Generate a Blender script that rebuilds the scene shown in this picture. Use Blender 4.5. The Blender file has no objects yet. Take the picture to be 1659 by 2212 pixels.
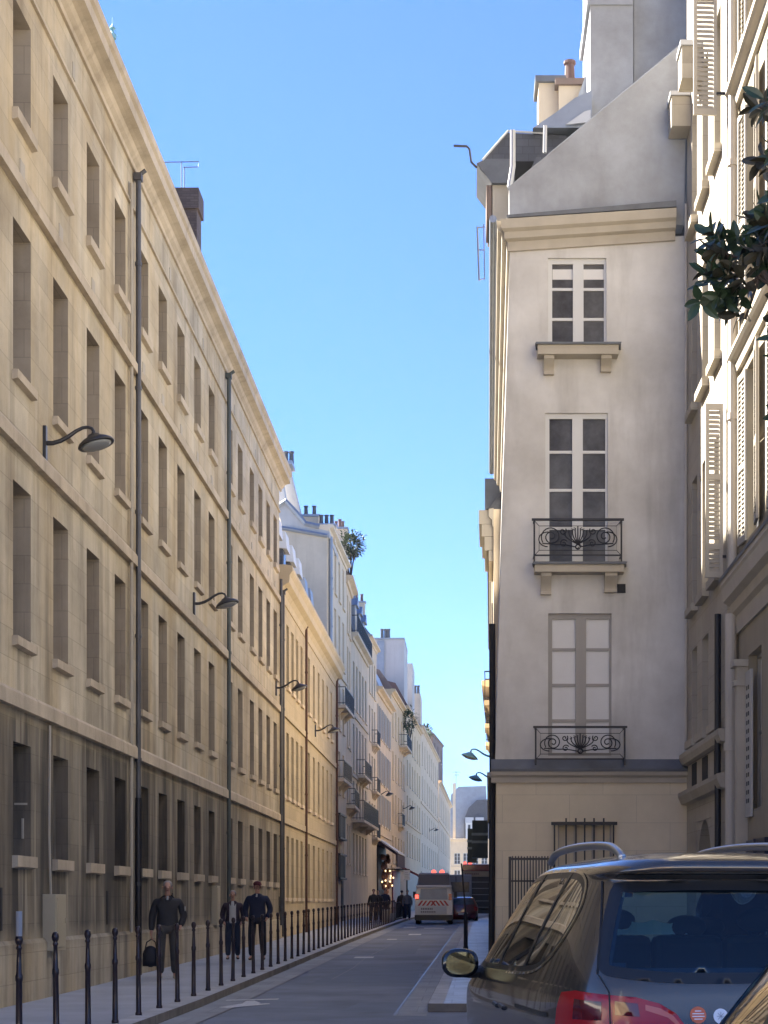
import bpy, bmesh, math, random
from mathutils import Vector, Matrix, geometry
from mathutils.bvhtree import BVHTree
R = math.radians
rnd = random.Random(7)
sc = bpy.context.scene
col = sc.collection

# ---------------------------------------------------------------- camera, sky, sun, exposure
F, CX, CY, HC = 3620.0, 1013.0, 1950.0, 1.57
def X(px, d): return (px - CX) * d / F
def Z(py, d): return HC - (py - CY) * d / F
cam_d = bpy.data.cameras.new('camera'); cam = bpy.data.objects.new('camera', cam_d); col.objects.link(cam)
cam.location = (0, 0, HC); cam.rotation_euler = (R(90), 0, 0)
cam_d.sensor_fit = 'HORIZONTAL'; cam_d.sensor_width = 36; cam_d.lens = 36 * F / 1659
cam_d.shift_x = -(CX - 829.5) / 1659; cam_d.shift_y = (CY - 1106) / 1659
cam_d.clip_start = 0.1; cam_d.clip_end = 3000
sc.camera = cam
SUN_EL, SUN_AZ = 42, 30
to_sun = Vector((-math.cos(R(SUN_AZ)) * math.cos(R(SUN_EL)), math.sin(R(SUN_AZ)) * math.cos(R(SUN_EL)), math.sin(R(SUN_EL))))
w = bpy.data.worlds.new('World'); sc.world = w; w.use_nodes = True
nt = w.node_tree; bg = nt.nodes['Background']
sky = nt.nodes.new('ShaderNodeTexSky'); sky.sky_type = 'NISHITA'; sky.sun_disc = False
sky.sun_elevation = R(SUN_EL); sky.sun_rotation = math.atan2(to_sun.x, to_sun.y)
sky.air_density = 1.0; sky.dust_density = 0.1; sky.ozone_density = 10; sky.altitude = 400
wb = nt.nodes.new('ShaderNodeMix'); wb.data_type = 'RGBA'; wb.blend_type = 'MULTIPLY'; wb.inputs[0].default_value = 1; wb.inputs[7].default_value = (.80, .83, 1, 1)
nt.links.new(sky.outputs[0], wb.inputs[6]); nt.links.new(wb.outputs[2], bg.inputs['Color']); bg.inputs['Strength'].default_value = 0.044
sl = bpy.data.lights.new('sun', 'SUN'); sun = bpy.data.objects.new('sun', sl); col.objects.link(sun)
sl.energy = 5.0; sl.angle = R(0.5); sl.color = (1, .93, .82)
sun.rotation_euler = to_sun.to_track_quat('Z', 'Y').to_euler(); sun.location = (-30, 20, 60)
vs = sc.view_settings; vs.view_transform = 'Standard'; vs.look = 'None'; vs.gamma = 1; vs.exposure = 2.82
sc.display_settings.display_device = 'sRGB'
sc.cycles.max_bounces = 10; sc.cycles.diffuse_bounces = 5; sc.cycles.glossy_bounces = 4
sc.cycles.transparent_max_bounces = 16; sc.cycles.transmission_bounces = 6
sc.cycles.sample_clamp_indirect = 8

def gz(y):
    if y < 25: return 0.0
    if y < 100: return .0068 * (y - 25)
    return .51 + .0035 * (y - 100)

# ---------------------------------------------------------------- materials
MATS = {}
def mat(name, c, rough=.8, metal=0, var=0, vscale=.6, streak=0, sscale=(2.5, .22), bump=0, bscale=30, bricks=None, coat=0,
        emit=None, estr=0, spec=None, grime=None, ior=None, tone=None):
    """bricks=(axis,w,h,mortar,tint): axis 'y' reads world (y,z), 'x' reads (x,z), 'g' reads (x,y). grime=(z_low,z_high,colour,amount)"""
    m = bpy.data.materials.new(name); m.use_nodes = True; MATS[name] = m
    n = m.node_tree.nodes; L = m.node_tree.links; b = n['Principled BSDF']
    b.inputs['Base Color'].default_value = (*c, 1); b.inputs['Roughness'].default_value = rough; b.inputs['Metallic'].default_value = metal
    if coat: b.inputs['Coat Weight'].default_value = coat; b.inputs['Coat Roughness'].default_value = .04
    if spec is not None: b.inputs['Specular IOR Level'].default_value = spec
    if ior: b.inputs['IOR'].default_value = ior
    if emit: b.inputs['Emission Color'].default_value = (*emit, 1); b.inputs['Emission Strength'].default_value = estr
    if not (var or streak or bump or bricks or grime): return m
    pos = n.new('ShaderNodeNewGeometry').outputs['Position']
    sep = n.new('ShaderNodeSeparateXYZ'); L.new(pos, sep.inputs[0])
    cur = None
    def mixc(fac, a, bcol, mode='MIX'):
        x = n.new('ShaderNodeMix'); x.data_type = 'RGBA'; x.blend_type = mode
        if isinstance(fac, float): x.inputs[0].default_value = fac
        else: L.new(fac, x.inputs[0])
        for s, v in ((6, a), (7, bcol)):
            if isinstance(v, tuple): x.inputs[s].default_value = (*v, 1)
            else: L.new(v, x.inputs[s])
        return x.outputs[2]
    def math_(op, a, bb, clamp=False):
        x = n.new('ShaderNodeMath'); x.operation = op; x.use_clamp = clamp
        for s, v in ((0, a), (1, bb)):
            if isinstance(v, (int, float)): x.inputs[s].default_value = v
            else: L.new(v, x.inputs[s])
        return x.outputs[0]
    def noise(vec, scale, det=4, rgh=.6):
        x = n.new('ShaderNodeTexNoise'); x.inputs['Scale'].default_value = scale; x.inputs['Detail'].default_value = det; x.inputs['Roughness'].default_value = rgh
        L.new(vec, x.inputs['Vector']); return x.outputs['Fac']
    def ramp(v, a, bb, o0=0, o1=1):
        x = n.new('ShaderNodeMapRange'); x.inputs[1].default_value = a; x.inputs[2].default_value = bb; x.inputs[3].default_value = o0; x.inputs[4].default_value = o1
        L.new(v, x.inputs[0]); return x.outputs[0]
    cur = c; hgt = None
    if bricks:
        ax, bw, bh, mo, tint = bricks
        cmb = n.new('ShaderNodeCombineXYZ')
        L.new(sep.outputs[{'y': 1, 'x': 0, 'g': 0}[ax]], cmb.inputs[0]); L.new(sep.outputs[1 if ax == 'g' else 2], cmb.inputs[1])
        br = n.new('ShaderNodeTexBrick'); br.inputs['Scale'].default_value = 1; br.inputs['Brick Width'].default_value = bw; br.inputs['Row Height'].default_value = bh
        br.inputs['Mortar Size'].default_value = mo; br.inputs['Mortar Smooth'].default_value = .3
        br.inputs['Color1'].default_value = (*[min(1, k * (1 + tint)) for k in c], 1); br.inputs['Color2'].default_value = (*[k * (1 - tint) for k in c], 1)
        br.inputs['Mortar'].default_value = (*[k * .76 for k in c], 1)
        L.new(cmb.outputs[0], br.inputs['Vector']); cur = br.outputs['Color']
        hgt = math_('SUBTRACT', 1.0, br.outputs['Fac'])
    if var:
        f = noise(pos, vscale, 6, .65)
        cur = mixc(ramp(f, .3, .72), mixc(1.0, cur, tuple([1 - var, 1 - var * 1.06, 1 - var * 1.15]), 'MULTIPLY'), mixc(1.0, cur, tuple([1 + var * .45] * 3), 'MULTIPLY'))
    if tone:      # broad patches of a second hue, drawn out vertically
        vmt = n.new('ShaderNodeVectorMath'); vmt.operation = 'MULTIPLY'; vmt.inputs[1].default_value = (.55, .55, .16); L.new(pos, vmt.inputs[0])
        cur = mixc(ramp(noise(vmt.outputs[0], 1.0, 5, .62), .42, .66, 0, .85), cur, mixc(1.0, cur, tone, 'MULTIPLY'))
    if streak:
        vm = n.new('ShaderNodeVectorMath'); vm.operation = 'MULTIPLY'; vm.inputs[1].default_value = (sscale[0], sscale[0], sscale[1]); L.new(pos, vm.inputs[0])
        f = noise(vm.outputs[0], 1.0, 5, .6)
        cur = mixc(ramp(f, .50, .74, 0, streak), cur, mixc(1.0, cur, (.42, .40, .38), 'MULTIPLY'))
    if grime:
        zl, zh, gc, am = grime
        vm = n.new('ShaderNodeVectorMath'); vm.operation = 'MULTIPLY'; vm.inputs[1].default_value = (1.6, 1.6, .16); L.new(pos, vm.inputs[0])
        f = noise(vm.outputs[0], 1.0, 6, .62)
        f2 = noise(pos, .35, 3, .5)
        band = math_('MULTIPLY', ramp(sep.outputs[2], zl - .15, zl + .25), ramp(sep.outputs[2], zh + .02, zh - .25, 0, 1))
        yf = ramp(sep.outputs[1], 62, 34, .38, 1)
        fac = math_('MULTIPLY', math_('MULTIPLY', band, ramp(math_('ADD', f, math_('MULTIPLY', f2, .35)), .53, .76, .55, am)), yf, True)
        cur = mixc(fac, cur, gc)
        vm3 = n.new('ShaderNodeVectorMath'); vm3.operation = 'MULTIPLY'; vm3.inputs[1].default_value = (4.2, 4.2, .22); L.new(pos, vm3.inputs[0])
        dr = noise(vm3.outputs[0], 1.0, 3, .5)
        cur = mixc(math_('MULTIPLY', math_('MULTIPLY', ramp(dr, .57, .64, 0, .85), band), yf, True), cur, (.36, .31, .225))
        dk = noise(pos, .9, 6, .7)
        cur = mixc(ramp(dk, .56, .70, 0, .35), cur, mixc(1.0, cur, (.55, .52, .48), 'MULTIPLY'))
        # soot bleeding a little higher, in runs
        band2 = math_('MULTIPLY', ramp(sep.outputs[2], zh, zh + 4.6, 1, 0), ramp(f, .47, .68, 0, .62))
        cur = mixc(math_('MULTIPLY', band2, yf, True), cur, gc)
    if not isinstance(cur, tuple): L.new(cur, b.inputs['Base Color'])
    if bump:
        f = noise(pos, bscale, 5, .7)
        if hgt is not None: f = math_('ADD', math_('MULTIPLY', f, .5), hgt)
        bp = n.new('ShaderNodeBump'); bp.inputs['Strength'].default_value = bump; bp.inputs['Distance'].default_value = .012
        L.new(f, bp.inputs['Height']); L.new(bp.outputs[0], b.inputs['Normal'])
    return m

mat('stone', (.565, .50, .375), .9, tone=(.90, .80, .62), var=.34, vscale=.5, streak=.62, bump=.35, bricks=('y', 1.1, .42, .007, .09), grime=(.98, 4.42, (.050, .043, .034), .95))
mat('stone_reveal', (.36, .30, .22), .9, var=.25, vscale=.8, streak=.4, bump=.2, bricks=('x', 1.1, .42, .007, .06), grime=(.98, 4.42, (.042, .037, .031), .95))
mat('stone_trim', (.54, .455, .335), .9, var=.28, vscale=.9, streak=.45, bump=.3)
mat('stone_gold', (.52, .425, .27), .9, var=.16, vscale=.5, streak=.25, bump=.3, bricks=('y', 1.0, .42, .006, .06))
mat('stone_gold_trim', (.54, .445, .29), .9, var=.15, streak=.2)
mat('plaster', (.61, .595, .565), .92, var=.26, vscale=.6, streak=.55, sscale=(1.3, .22), bump=.15, bscale=60)
mat('plaster_grey', (.36, .38, .41), .92, var=.34, vscale=.7, streak=.3, sscale=(1.6, .35), bump=.15, bscale=60)
mat('plaster_stone', (.66, .575, .42), .9, var=.16, vscale=.8, bump=.2, bricks=('x', 1.2, .5, .005, .03))
mat('cream', (.31, .265, .19), .9, var=.14, vscale=.5, streak=.18, bump=.12)
mat('cream_trim', (.44, .395, .32), .9, var=.14, vscale=1.2, streak=.1)
mat('wing_stone', (.40, .36, .29), .9, var=.2, vscale=.7, bump=.2, bricks=('y', .8, .4, .006, .05))
mat('far_white', (.70, .58, .415), .9, var=.12, streak=.2)
mat('far_cream', (.70, .545, .36), .9, var=.14, streak=.2)
mat('far_yellow', (.70, .525, .31), .9, var=.12, streak=.15)
mat('far_grey', (.60, .505, .37), .9, var=.15, streak=.25)
mat('far_beige', (.56, .49, .38), .9, var=.16, streak=.25)
mat('render_wall', (.50, .49, .47), .92, var=.14, vscale=.25, streak=.2)
mat('brick', (.16, .115, .09), .9, var=.3, bump=.3, bricks=('x', .22, .07, .012, .2))
mat('brown_brick', (.22, .16, .13), .9, var=.2)
mat('zinc', (.30, .33, .37), .45, .6, var=.15, vscale=1.5)
mat('zinc_light', (.46, .47, .48), .5, .3, var=.1)
mat('slate', (.075, .08, .095), .6, var=.25, vscale=2, bricks=('x', .22, .14, .008, .15))
mat('slate_band', (.13, .14, .155), .6, var=.25, vscale=2)
mat('lead_pipe', (.10, .10, .105), .5, .4, var=.25, vscale=2)
mat('green_pipe', (.09, .105, .10), .55, .2, var=.25, vscale=1.5)
mat('pale_pipe', (.46, .42, .36), .6, var=.1)
mat('iron', (.018, .018, .022), .45, .3)
mat('dark_iron', (.03, .022, .026), .4, .4, var=.3, vscale=6)
mat('bollard_paint', (.024, .012, .016), .35, .1, var=.35, vscale=5, coat=.2)
mat('lamp_metal', (.055, .055, .06), .4, .5, var=.2, vscale=8)
mat('teal_metal', (.22, .42, .43), .5)
mat('lamp_glass', (.30, .31, .30), .25)
mat('asphalt', (.20, .225, .27), .82, var=.38, vscale=.45, bump=.5, bscale=120)
mat('asphalt_patch', (.165, .19, .23), .8, var=.15, vscale=1.2, bump=.5, bscale=120)
mat('gutter', (.31, .325, .34), .85, var=.25, vscale=1.0, bump=.3, bscale=60, bricks=('g', .5, 1.2, .008, .06))
mat('pavement', (.42, .44, .47), .85, var=.2, vscale=.8, bump=.25, bscale=80)
mat('paving_slabs', (.42, .455, .49), .45, var=.35, vscale=1.4, bump=.2, bscale=50, bricks=('g', .5, 1.0, .012, .12))
mat('bounce_paving', (.64, .61, .56), .9, var=.2)  # kept pale so the added square behind the camera bounces sun
mat('kerb', (.20, .18, .155), .8, var=.4, vscale=2, bump=.3, bscale=60, bricks=('y', 1.0, 3.0, .02, .12))
mat('kerb_top', (.44, .45, .46), .8, var=.3, vscale=2, bump=.2, bricks=('g', 9, 1.0, .02, .10))
mat('road_white', (.62, .63, .63), .75, var=.3, vscale=8)
mat('window_white', (.62, .62, .60), .5, var=.06)
mat('window_grey', (.33, .31, .28), .6, var=.1)
mat('pane', (.125, .122, .115), .14, spec=.22, var=.75, vscale=1.1)  # patchy grey painted into the glass in place of reflections
mat('far_pane', (.06, .062, .065), .15)
mat('blind', (.68, .67, .65), .7, var=.08, vscale=1.5)
mat('shutter', (.36, .33, .28), .7, var=.1)
mat('shutter_grey', (.42, .40, .36), .7, var=.12)
mat('shutter_slat', (.30, .275, .235), .7, var=.12)
mat('blue_door', (.012, .018, .045), .4)
mat('dark_void', (.012, .012, .013), .7)
mat('old_iron', (.065, .06, .055), .7, .3, var=.35, vscale=4)
mat('skin', (.42, .235, .17), .6)
mat('hair_grey', (.28, .26, .25), .8)
mat('hair_dark', (.03, .022, .018), .7)
mat('jacket_black', (.022, .022, .026), .75, var=.3, vscale=6)
mat('jacket_navy', (.008, .014, .042), .75, var=.2, vscale=6)
mat('jacket_plum', (.028, .018, .032), .75, var=.2, vscale=6)
mat('shirt', (.42, .42, .41), .8)
mat('trousers_grey', (.060, .057, .055), .85, var=.3, vscale=5)
mat('trousers_dark', (.016, .016, .026), .85, var=.2, vscale=5)
mat('jeans', (.022, .03, .055), .85, var=.2, vscale=5)
mat('shoe', (.03, .022, .018), .5)
mat('pale_shoe', (.30, .27, .22), .7)
mat('cap_red', (.10, .015, .022), .8)
mat('bag', (.012, .013, .02), .6)
mat('coat_brown', (.06, .042, .03), .85)
mat('grey_cloth', (.16, .15, .15), .85)
mat('car_grey', (.10, .080, .062), .27, .7, coat=.9)
mat('car_black', (.012, .012, .014), .2, .3, coat=1)
mat('car_red', (.12, .010, .010), .3, coat=1)
mat('van_white', (.62, .62, .61), .4, coat=.4)
mat('van_grey', (.27, .28, .30), .45)
mat('chevron_red', (.42, .03, .025), .5)
mat('rubber', (.012, .012, .012), .7)
mat('black_trim', (.012, .012, .013), .35)
mat('chrome', (.62, .62, .60), .18, 1.0)
mat('rail_metal', (.40, .41, .43), .30, .9)
mat('mirror', (.045, .055, .055), .04, 1.0)
mat('seat_cloth', (.02, .024, .03), .9)
mat('paper', (.72, .74, .70), .8)
mat('tail_red', (.36, .010, .012), .18, coat=.3)
mat('tail_red_deep', (.10, .003, .004), .12, coat=1)
mat('tail_orange', (.55, .10, .04), .15, coat=1)
mat('tail_lit', (.6, .05, .03), .4, emit=(1, .11, .08), estr=.38)
mat('lamp_warm', (.8, .6, .3), .5, emit=(1, .66, .32), estr=.5)
mat('sticker_orange', (.62, .13, .05), .5)
mat('sticker_white', (.70, .71, .74), .5)
mat('awning', (.05, .025, .03), .8, var=.2, vscale=3)
mat('awning_pale', (.55, .55, .53), .8)
mat('dark_green', (.014, .028, .026), .5)
mat('green_trim', (.15, .19, .19), .5)
mat('shop_dark', (.02, .017, .018), .5)
mat('shop_red', (.16, .02, .025), .5)
mat('goods', (.45, .22, .14), .7, var=.5, vscale=3)
mat('terracotta', (.15, .09, .075), .85)
mat('bark', (.06, .045, .035), .9, var=.3, vscale=5)
mat('cabinet', (.45, .39, .27), .7, var=.1)
mat('rust', (.10, .05, .035), .8, var=.3, vscale=8)
mat('truck_dark', (.025, .028, .03), .4, var=.3, vscale=2)
def leaf_mat(name, c1, c2, under, rough=.35):
    m = bpy.data.materials.new(name); m.use_nodes = True; MATS[name] = m
    n = m.node_tree.nodes; L = m.node_tree.links; b = n['Principled BSDF']
    g = n.new('ShaderNodeNewGeometry')
    mx = n.new('ShaderNodeMix'); mx.data_type = 'RGBA'; mx.inputs[6].default_value = (*c1, 1); mx.inputs[7].default_value = (*c2, 1)
    L.new(g.outputs['Random Per Island'], mx.inputs[0])
    m2 = n.new('ShaderNodeMix'); m2.data_type = 'RGBA'; m2.inputs[7].default_value = (*under, 1)
    L.new(g.outputs['Backfacing'], m2.inputs[0]); L.new(mx.outputs[2], m2.inputs[6]); L.new(m2.outputs[2], b.inputs['Base Color'])
    b.inputs['Roughness'].default_value = rough
    return m
leaf_mat('magnolia_leaf', (.016, .034, .015), (.034, .058, .024), (.036, .032, .018), .40)
leaf_mat('roof_leaf', (.05, .08, .04), (.09, .12, .06), (.06, .09, .05), .6)
def glass_mat(name, tint, refl=1.6):
    m = bpy.data.materials.new(name); m.use_nodes = True; MATS[name] = m
    n = m.node_tree.nodes; L = m.node_tree.links; n.remove(n['Principled BSDF'])
    t = n.new('ShaderNodeBsdfTransparent'); t.inputs[0].default_value = (*tint, 1)
    g = n.new('ShaderNodeBsdfGlossy'); g.inputs['Roughness'].default_value = .015
    f = n.new('ShaderNodeFresnel'); f.inputs[0].default_value = refl
    x = n.new('ShaderNodeMixShader'); L.new(f.outputs[0], x.inputs[0]); L.new(t.outputs[0], x.inputs[1]); L.new(g.outputs[0], x.inputs[2])
    L.new(x.outputs[0], n['Material Output'].inputs[0])
glass_mat('car_glass', (.26, .46, .58), 1.7)
glass_mat('clear_glass', (.78, .86, .86), 1.5)
glass_mat('side_glass', (.10, .115, .11), 2.1)

# ---------------------------------------------------------------- mesh helpers
class MB:
    def __init__(s): s.v = []; s.f = []; s.m = []; s.mi = 0; s.M = None
    def pt(s, p):
        p = Vector(p)
        if s.M is not None: p = s.M @ p
        s.v.append(p); return len(s.v) - 1
    def face(s, idx): s.f.append(tuple(idx)); s.m.append(s.mi)
    def quad(s, *ps): s.face([s.pt(p) for p in ps])
    def box(s, x0, x1, y0, y1, z0, z1):
        if x0 > x1: x0, x1 = x1, x0
        if y0 > y1: y0, y1 = y1, y0
        if z0 > z1: z0, z1 = z1, z0
        i = [s.pt(p) for p in ((x0, y0, z0), (x1, y0, z0), (x1, y1, z0), (x0, y1, z0), (x0, y0, z1), (x1, y0, z1), (x1, y1, z1), (x0, y1, z1))]
        for q in ((3, 2, 1, 0), (4, 5, 6, 7), (0, 1, 5, 4), (1, 2, 6, 5), (2, 3, 7, 6), (3, 0, 4, 7)): s.face([i[k] for k in q])
        return s
    def extrude(s, pts, vec):
        vec = Vector(vec); n = len(pts)
        a = [s.pt(p) for p in pts]; b = [s.pt(Vector(p) + vec) for p in pts]
        s.face(a[::-1]); s.face(b)
        for k in range(n): s.face((a[k], a[(k + 1) % n], b[(k + 1) % n], b[k]))
        return s
    def tube(s, path, r, n=8, cap=True):
        path = [Vector(p) for p in path]; rs = r if isinstance(r, (list, tuple)) else [r] * len(path)
        rings = []; prev = None
        for i, p in enumerate(path):
            t = (path[min(i + 1, len(path) - 1)] - path[max(i - 1, 0)])
            t = t.normalized() if t.length > 1e-9 else Vector((0, 0, 1))
            a = prev - t * prev.dot(t) if prev is not None else None
            if a is None or a.length < 1e-5:
                a = t.cross(Vector((0, 0, 1)));
                if a.length < 1e-3: a = Vector((1, 0, 0))
            a.normalize(); prev = a; b = t.cross(a)
            rings.append([s.pt(p + (a * math.cos(2 * math.pi * k / n) + b * math.sin(2 * math.pi * k / n)) * rs[i]) for k in range(n)])
        for i in range(len(rings) - 1):
            for k in range(n): s.face((rings[i][k], rings[i][(k + 1) % n], rings[i + 1][(k + 1) % n], rings[i + 1][k]))
        if cap: s.face(rings[0][::-1]); s.face(rings[-1])
        return s
    def lathe(s, prof, c=(0, 0, 0), n=14):
        rings = []
        for r, z in prof:
            rings.append([s.pt((c[0] + r * math.cos(2 * math.pi * k / n), c[1] + r * math.sin(2 * math.pi * k / n), c[2] + z)) for k in range(n)])
        for i in range(len(rings) - 1):
            for k in range(n): s.face((rings[i][k], rings[i][(k + 1) % n], rings[i + 1][(k + 1) % n], rings[i + 1][k]))
        s.face(rings[0][::-1]); s.face(rings[-1]); return s
    def ellipsoid(s, c, r, nu=16, nv=10):
        c = Vector(c); top = s.pt(c + Vector((0, 0, r[2]))); bot = s.pt(c - Vector((0, 0, r[2]))); rings = []
        for j in range(1, nv):
            a = math.pi * j / nv
            rings.append([s.pt(c + Vector((r[0] * math.sin(a) * math.cos(2 * math.pi * k / nu), r[1] * math.sin(a) * math.sin(2 * math.pi * k / nu), r[2] * math.cos(a)))) for k in range(nu)])
        for k in range(nu):
            s.face((top, rings[0][k], rings[0][(k + 1) % nu])); s.face((bot, rings[-1][(k + 1) % nu], rings[-1][k]))
        for j in range(len(rings) - 1):
            for k in range(nu): s.face((rings[j][k], rings[j + 1][k], rings[j + 1][(k + 1) % nu], rings[j][(k + 1) % nu]))
        return s
    def build(s, name, mats, parent=None, world=False, smooth=False, bevel=0, loc=None, recalc=True):
        if parent is not None and world:
            inv = wm(parent).inverted(); vv = [inv @ p for p in s.v]
        else: vv = s.v
        me = bpy.data.meshes.new(name); me.from_pydata([tuple(p) for p in vv], [], s.f)
        if isinstance(mats, str): mats = [mats]
        for mm in mats: me.materials.append(MATS[mm])
        for p, k in zip(me.polygons, s.m): p.material_index = min(k, len(mats) - 1); p.use_smooth = smooth
        if recalc:
            bm = bmesh.new(); bm.from_mesh(me); bmesh.ops.recalc_face_normals(bm, faces=bm.faces); bm.to_mesh(me); bm.free()
        o = bpy.data.objects.new(name, me); col.objects.link(o)
        if parent is not None: o.parent = parent
        if loc is not None: o.location = loc
        if bevel:
            md = o.modifiers.new('bevel', 'BEVEL'); md.width = bevel; md.segments = 2; md.limit_method = 'ANGLE'
        return o

def wm(o):
    M = Matrix.Translation(o.location) @ o.rotation_euler.to_matrix().to_4x4() @ Matrix.Diagonal((*o.scale, 1))
    return wm(o.parent) @ M if o.parent else M
def tag(o, label=None, cat=None, group=None, kind=None):
    if label: o['label'] = label
    if cat: o['category'] = cat
    if group: o['group'] = group
    if kind: o['kind'] = kind
    return o
def thing(name, label, cat, loc=(0, 0, 0), rz=0, group=None):
    o = bpy.data.objects.new(name, None); col.objects.link(o); o.empty_display_size = .2
    o.location = loc; o.rotation_euler = (0, 0, rz)
    return tag(o, label, cat, group)
KIDS = {}
def children(o): return [c for c in col.objects if c.parent == o]
def dup(root, loc, rz=0, label=None, group=None, kids=None):
    r = root.copy(); col.objects.link(r); r.location = loc; r.rotation_euler = (0, 0, rz)
    if label: r['label'] = label
    if group: r['group'] = group
    for c in (kids if kids is not None else children(root)): dup_part(c, r)
    return r
def dup_part(c, parent, loc=None):
    k = c.copy(); col.objects.link(k); k.parent = parent
    if loc is not None: k.location = loc
    for g in SUB.get(c.name, []):
        h = g.copy(); col.objects.link(h); h.parent = k
    return k
SUB = {}
ORD = ['', 'first', 'second', 'third', 'fourth', 'fifth', 'sixth', 'seventh', 'eighth', 'ninth', 'tenth', 'eleventh', 'twelfth', 'thirteenth', 'fourteenth', 'fifteenth', 'sixteenth', 'seventeenth', 'eighteenth', 'nineteenth', 'twentieth']
def ordinal(i):
    if i <= 20: return ORD[i]
    tens = {2: 'twent', 3: 'thirt', 4: 'fort', 5: 'fift', 6: 'sixt'}[i // 10]
    return tens + 'ieth' if i % 10 == 0 else tens + 'y-' + ORD[i % 10]

def facade(mb, W, z0, z1, ops, rev, v=0.0):
    """front wall in the plane y=v, u along x, openings (u0,u1,za,zb) with jambs going inward (+y)"""
    us = sorted({0.0, W, *[o[0] for o in ops], *[o[1] for o in ops]}); zs = sorted({z0, z1, *[o[2] for o in ops], *[o[3] for o in ops]})
    idx = {}
    def P(u, z):
        k = (round(u, 4), round(z, 4))
        if k not in idx: idx[k] = mb.pt((u, v, z))
        return idx[k]
    for i in range(len(us) - 1):
        for j in range(len(zs) - 1):
            uc, zc = (us[i] + us[i + 1]) / 2, (zs[j] + zs[j + 1]) / 2
            if any(o[0] < uc < o[1] and o[2] < zc < o[3] for o in ops): continue
            mb.face((P(us[i], zs[j]), P(us[i + 1], zs[j]), P(us[i + 1], zs[j + 1]), P(us[i], zs[j + 1])))
    mb.mi = 1
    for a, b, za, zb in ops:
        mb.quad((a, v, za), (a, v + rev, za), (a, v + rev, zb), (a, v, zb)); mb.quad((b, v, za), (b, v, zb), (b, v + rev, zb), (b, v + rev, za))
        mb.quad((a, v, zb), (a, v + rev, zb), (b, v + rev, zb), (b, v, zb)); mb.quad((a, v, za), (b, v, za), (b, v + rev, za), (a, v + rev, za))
    mb.mi = 0
def shell(mb, W, z0, z1, D):
    mb.quad((0, 0, z0), (0, 0, z1), (0, D, z1), (0, D, z0)); mb.quad((W, 0, z0), (W, D, z0), (W, D, z1), (W, 0, z1))
    mb.quad((0, D, z0), (0, D, z1), (W, D, z1), (W, D, z0)); mb.quad((0, 0, z1), (W, 0, z1), (W, D, z1), (0, D, z1))
def run(mb, prof, u0, u1):
    """moulding: profile of (v,z) points run along u"""
    mb.extrude([(u0, p[0], p[1]) for p in prof], (u1 - u0, 0, 0))
def window_mesh(name, wd, ht, bars=(1, 3), frame='window_white', pane='pane', fr=.06, y=.0, far=False):
    """casement window, origin at bottom centre, glass plane y; frame and pane as separate meshes unless far"""
    f = MB(); h = wd / 2
    f.box(-h, -h + fr, y - .04, y + .04, 0, ht); f.box(h - fr, h, y - .04, y + .04, 0, ht); f.box(-h + fr, h - fr, y - .04, y + .04, 0, fr); f.box(-h + fr, h - fr, y - .04, y + .04, ht - fr, ht)
    if bars[0]: f.box(-fr * .8, fr * .8, y - .045, y + .035, fr, ht - fr)
    for k in range(1, bars[1]):
        zz = ht * k / bars[1]; f.box(-h + fr, -fr * .8, y - .03, y + .02, zz - .018, zz + .018); f.box(fr * .8, h - fr, y - .03, y + .02, zz - .018, zz + .018)
    if far:
        f.mi = 1; f.box(-h + .01, h - .01, y + .005, y + .015, .01, ht - .01); return f, None
    p = MB(); p.box(-h + .01, h - .01, y + .0, y + .012, .01, ht - .01)
    return f, p
# ---------------------------------------------------------------- the ground
YS = [-80, 0, 12, 25, 40, 55, 70, 85, 100, 115, 130, 150, 170, 195, 220, 260, 300, 420, 900, 1800]
def lerp_tab(tab, y):
    if y <= tab[0][0]: return tab[0][1]
    for (a, va), (b, vb) in zip(tab, tab[1:]):
        if y <= b: return va + (vb - va) * (y - a) / (b - a)
    return tab[-1][1]
GT = [(y, gz(y) if y <= 300 else gz(300)) for y in YS]
gzz = lambda y: lerp_tab(GT, y)
KL = [(-80, -4.03), (60, -4.03), (90, -3.8), (117, -3.35), (150, -2.8), (215, -1.5), (300, .1), (420, 2)]
kl = lambda y: lerp_tab(KL, y)
FL = [(-80, -6.5), (82, -6.5), (83, -7.0), (110, -6.65), (131, -6.1), (148, -5.6), (172, -4.94), (215, -3.92), (275, -3.04), (300, -2.6), (420, -1)]
fl = lambda y: lerp_tab(FL, y)
KR = [(24.1, -.585), (57, -.28), (95, .05), (110, 1.0), (130, 1.9), (300, 3.2)]
kr = lambda y: lerp_tab(KR, y)
FR = [(24.1, .45), (30, .45), (65, .92), (95, 1.3), (110, 2.3), (130, 2.6), (300, 4.2)]
fr_ = lambda y: lerp_tab(FR, y)
def strip(name, mt, ys, xl, xr, dz, kind='structure', side=None):
    b = MB()
    for a, c in zip(ys, ys[1:]):
        b.quad((xl(a), a, gzz(a) + dz), (xr(a), a, gzz(a) + dz), (xr(c), c, gzz(c) + dz), (xl(c), c, gzz(c) + dz))
        if side:
            for s in side:
                f = xr if s == 'r' else xl
                b.quad((f(a), a, gzz(a) - .1), (f(c), c, gzz(c) - .1), (f(c), c, gzz(c) + dz), (f(a), a, gzz(a) + dz))
    o = b.build(name, mt, recalc=False); tag(o, kind=kind); return o
ys_l = [y for y in YS if y <= 420]
strip('road', 'asphalt', YS, lambda y: -500, lambda y: 500, 0)
strip('pavement', 'pavement', ys_l, lambda y: fl(y) - .6, lambda y: kl(y) - .29, .12)
strip('kerb', 'kerb_top', ys_l, lambda y: kl(y) - .29, lambda y: kl(y) - .0, .123)
strip('kerb_face', 'kerb', ys_l, lambda y: kl(y) - .0, lambda y: kl(y) + .01, .121, side='r')
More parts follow.
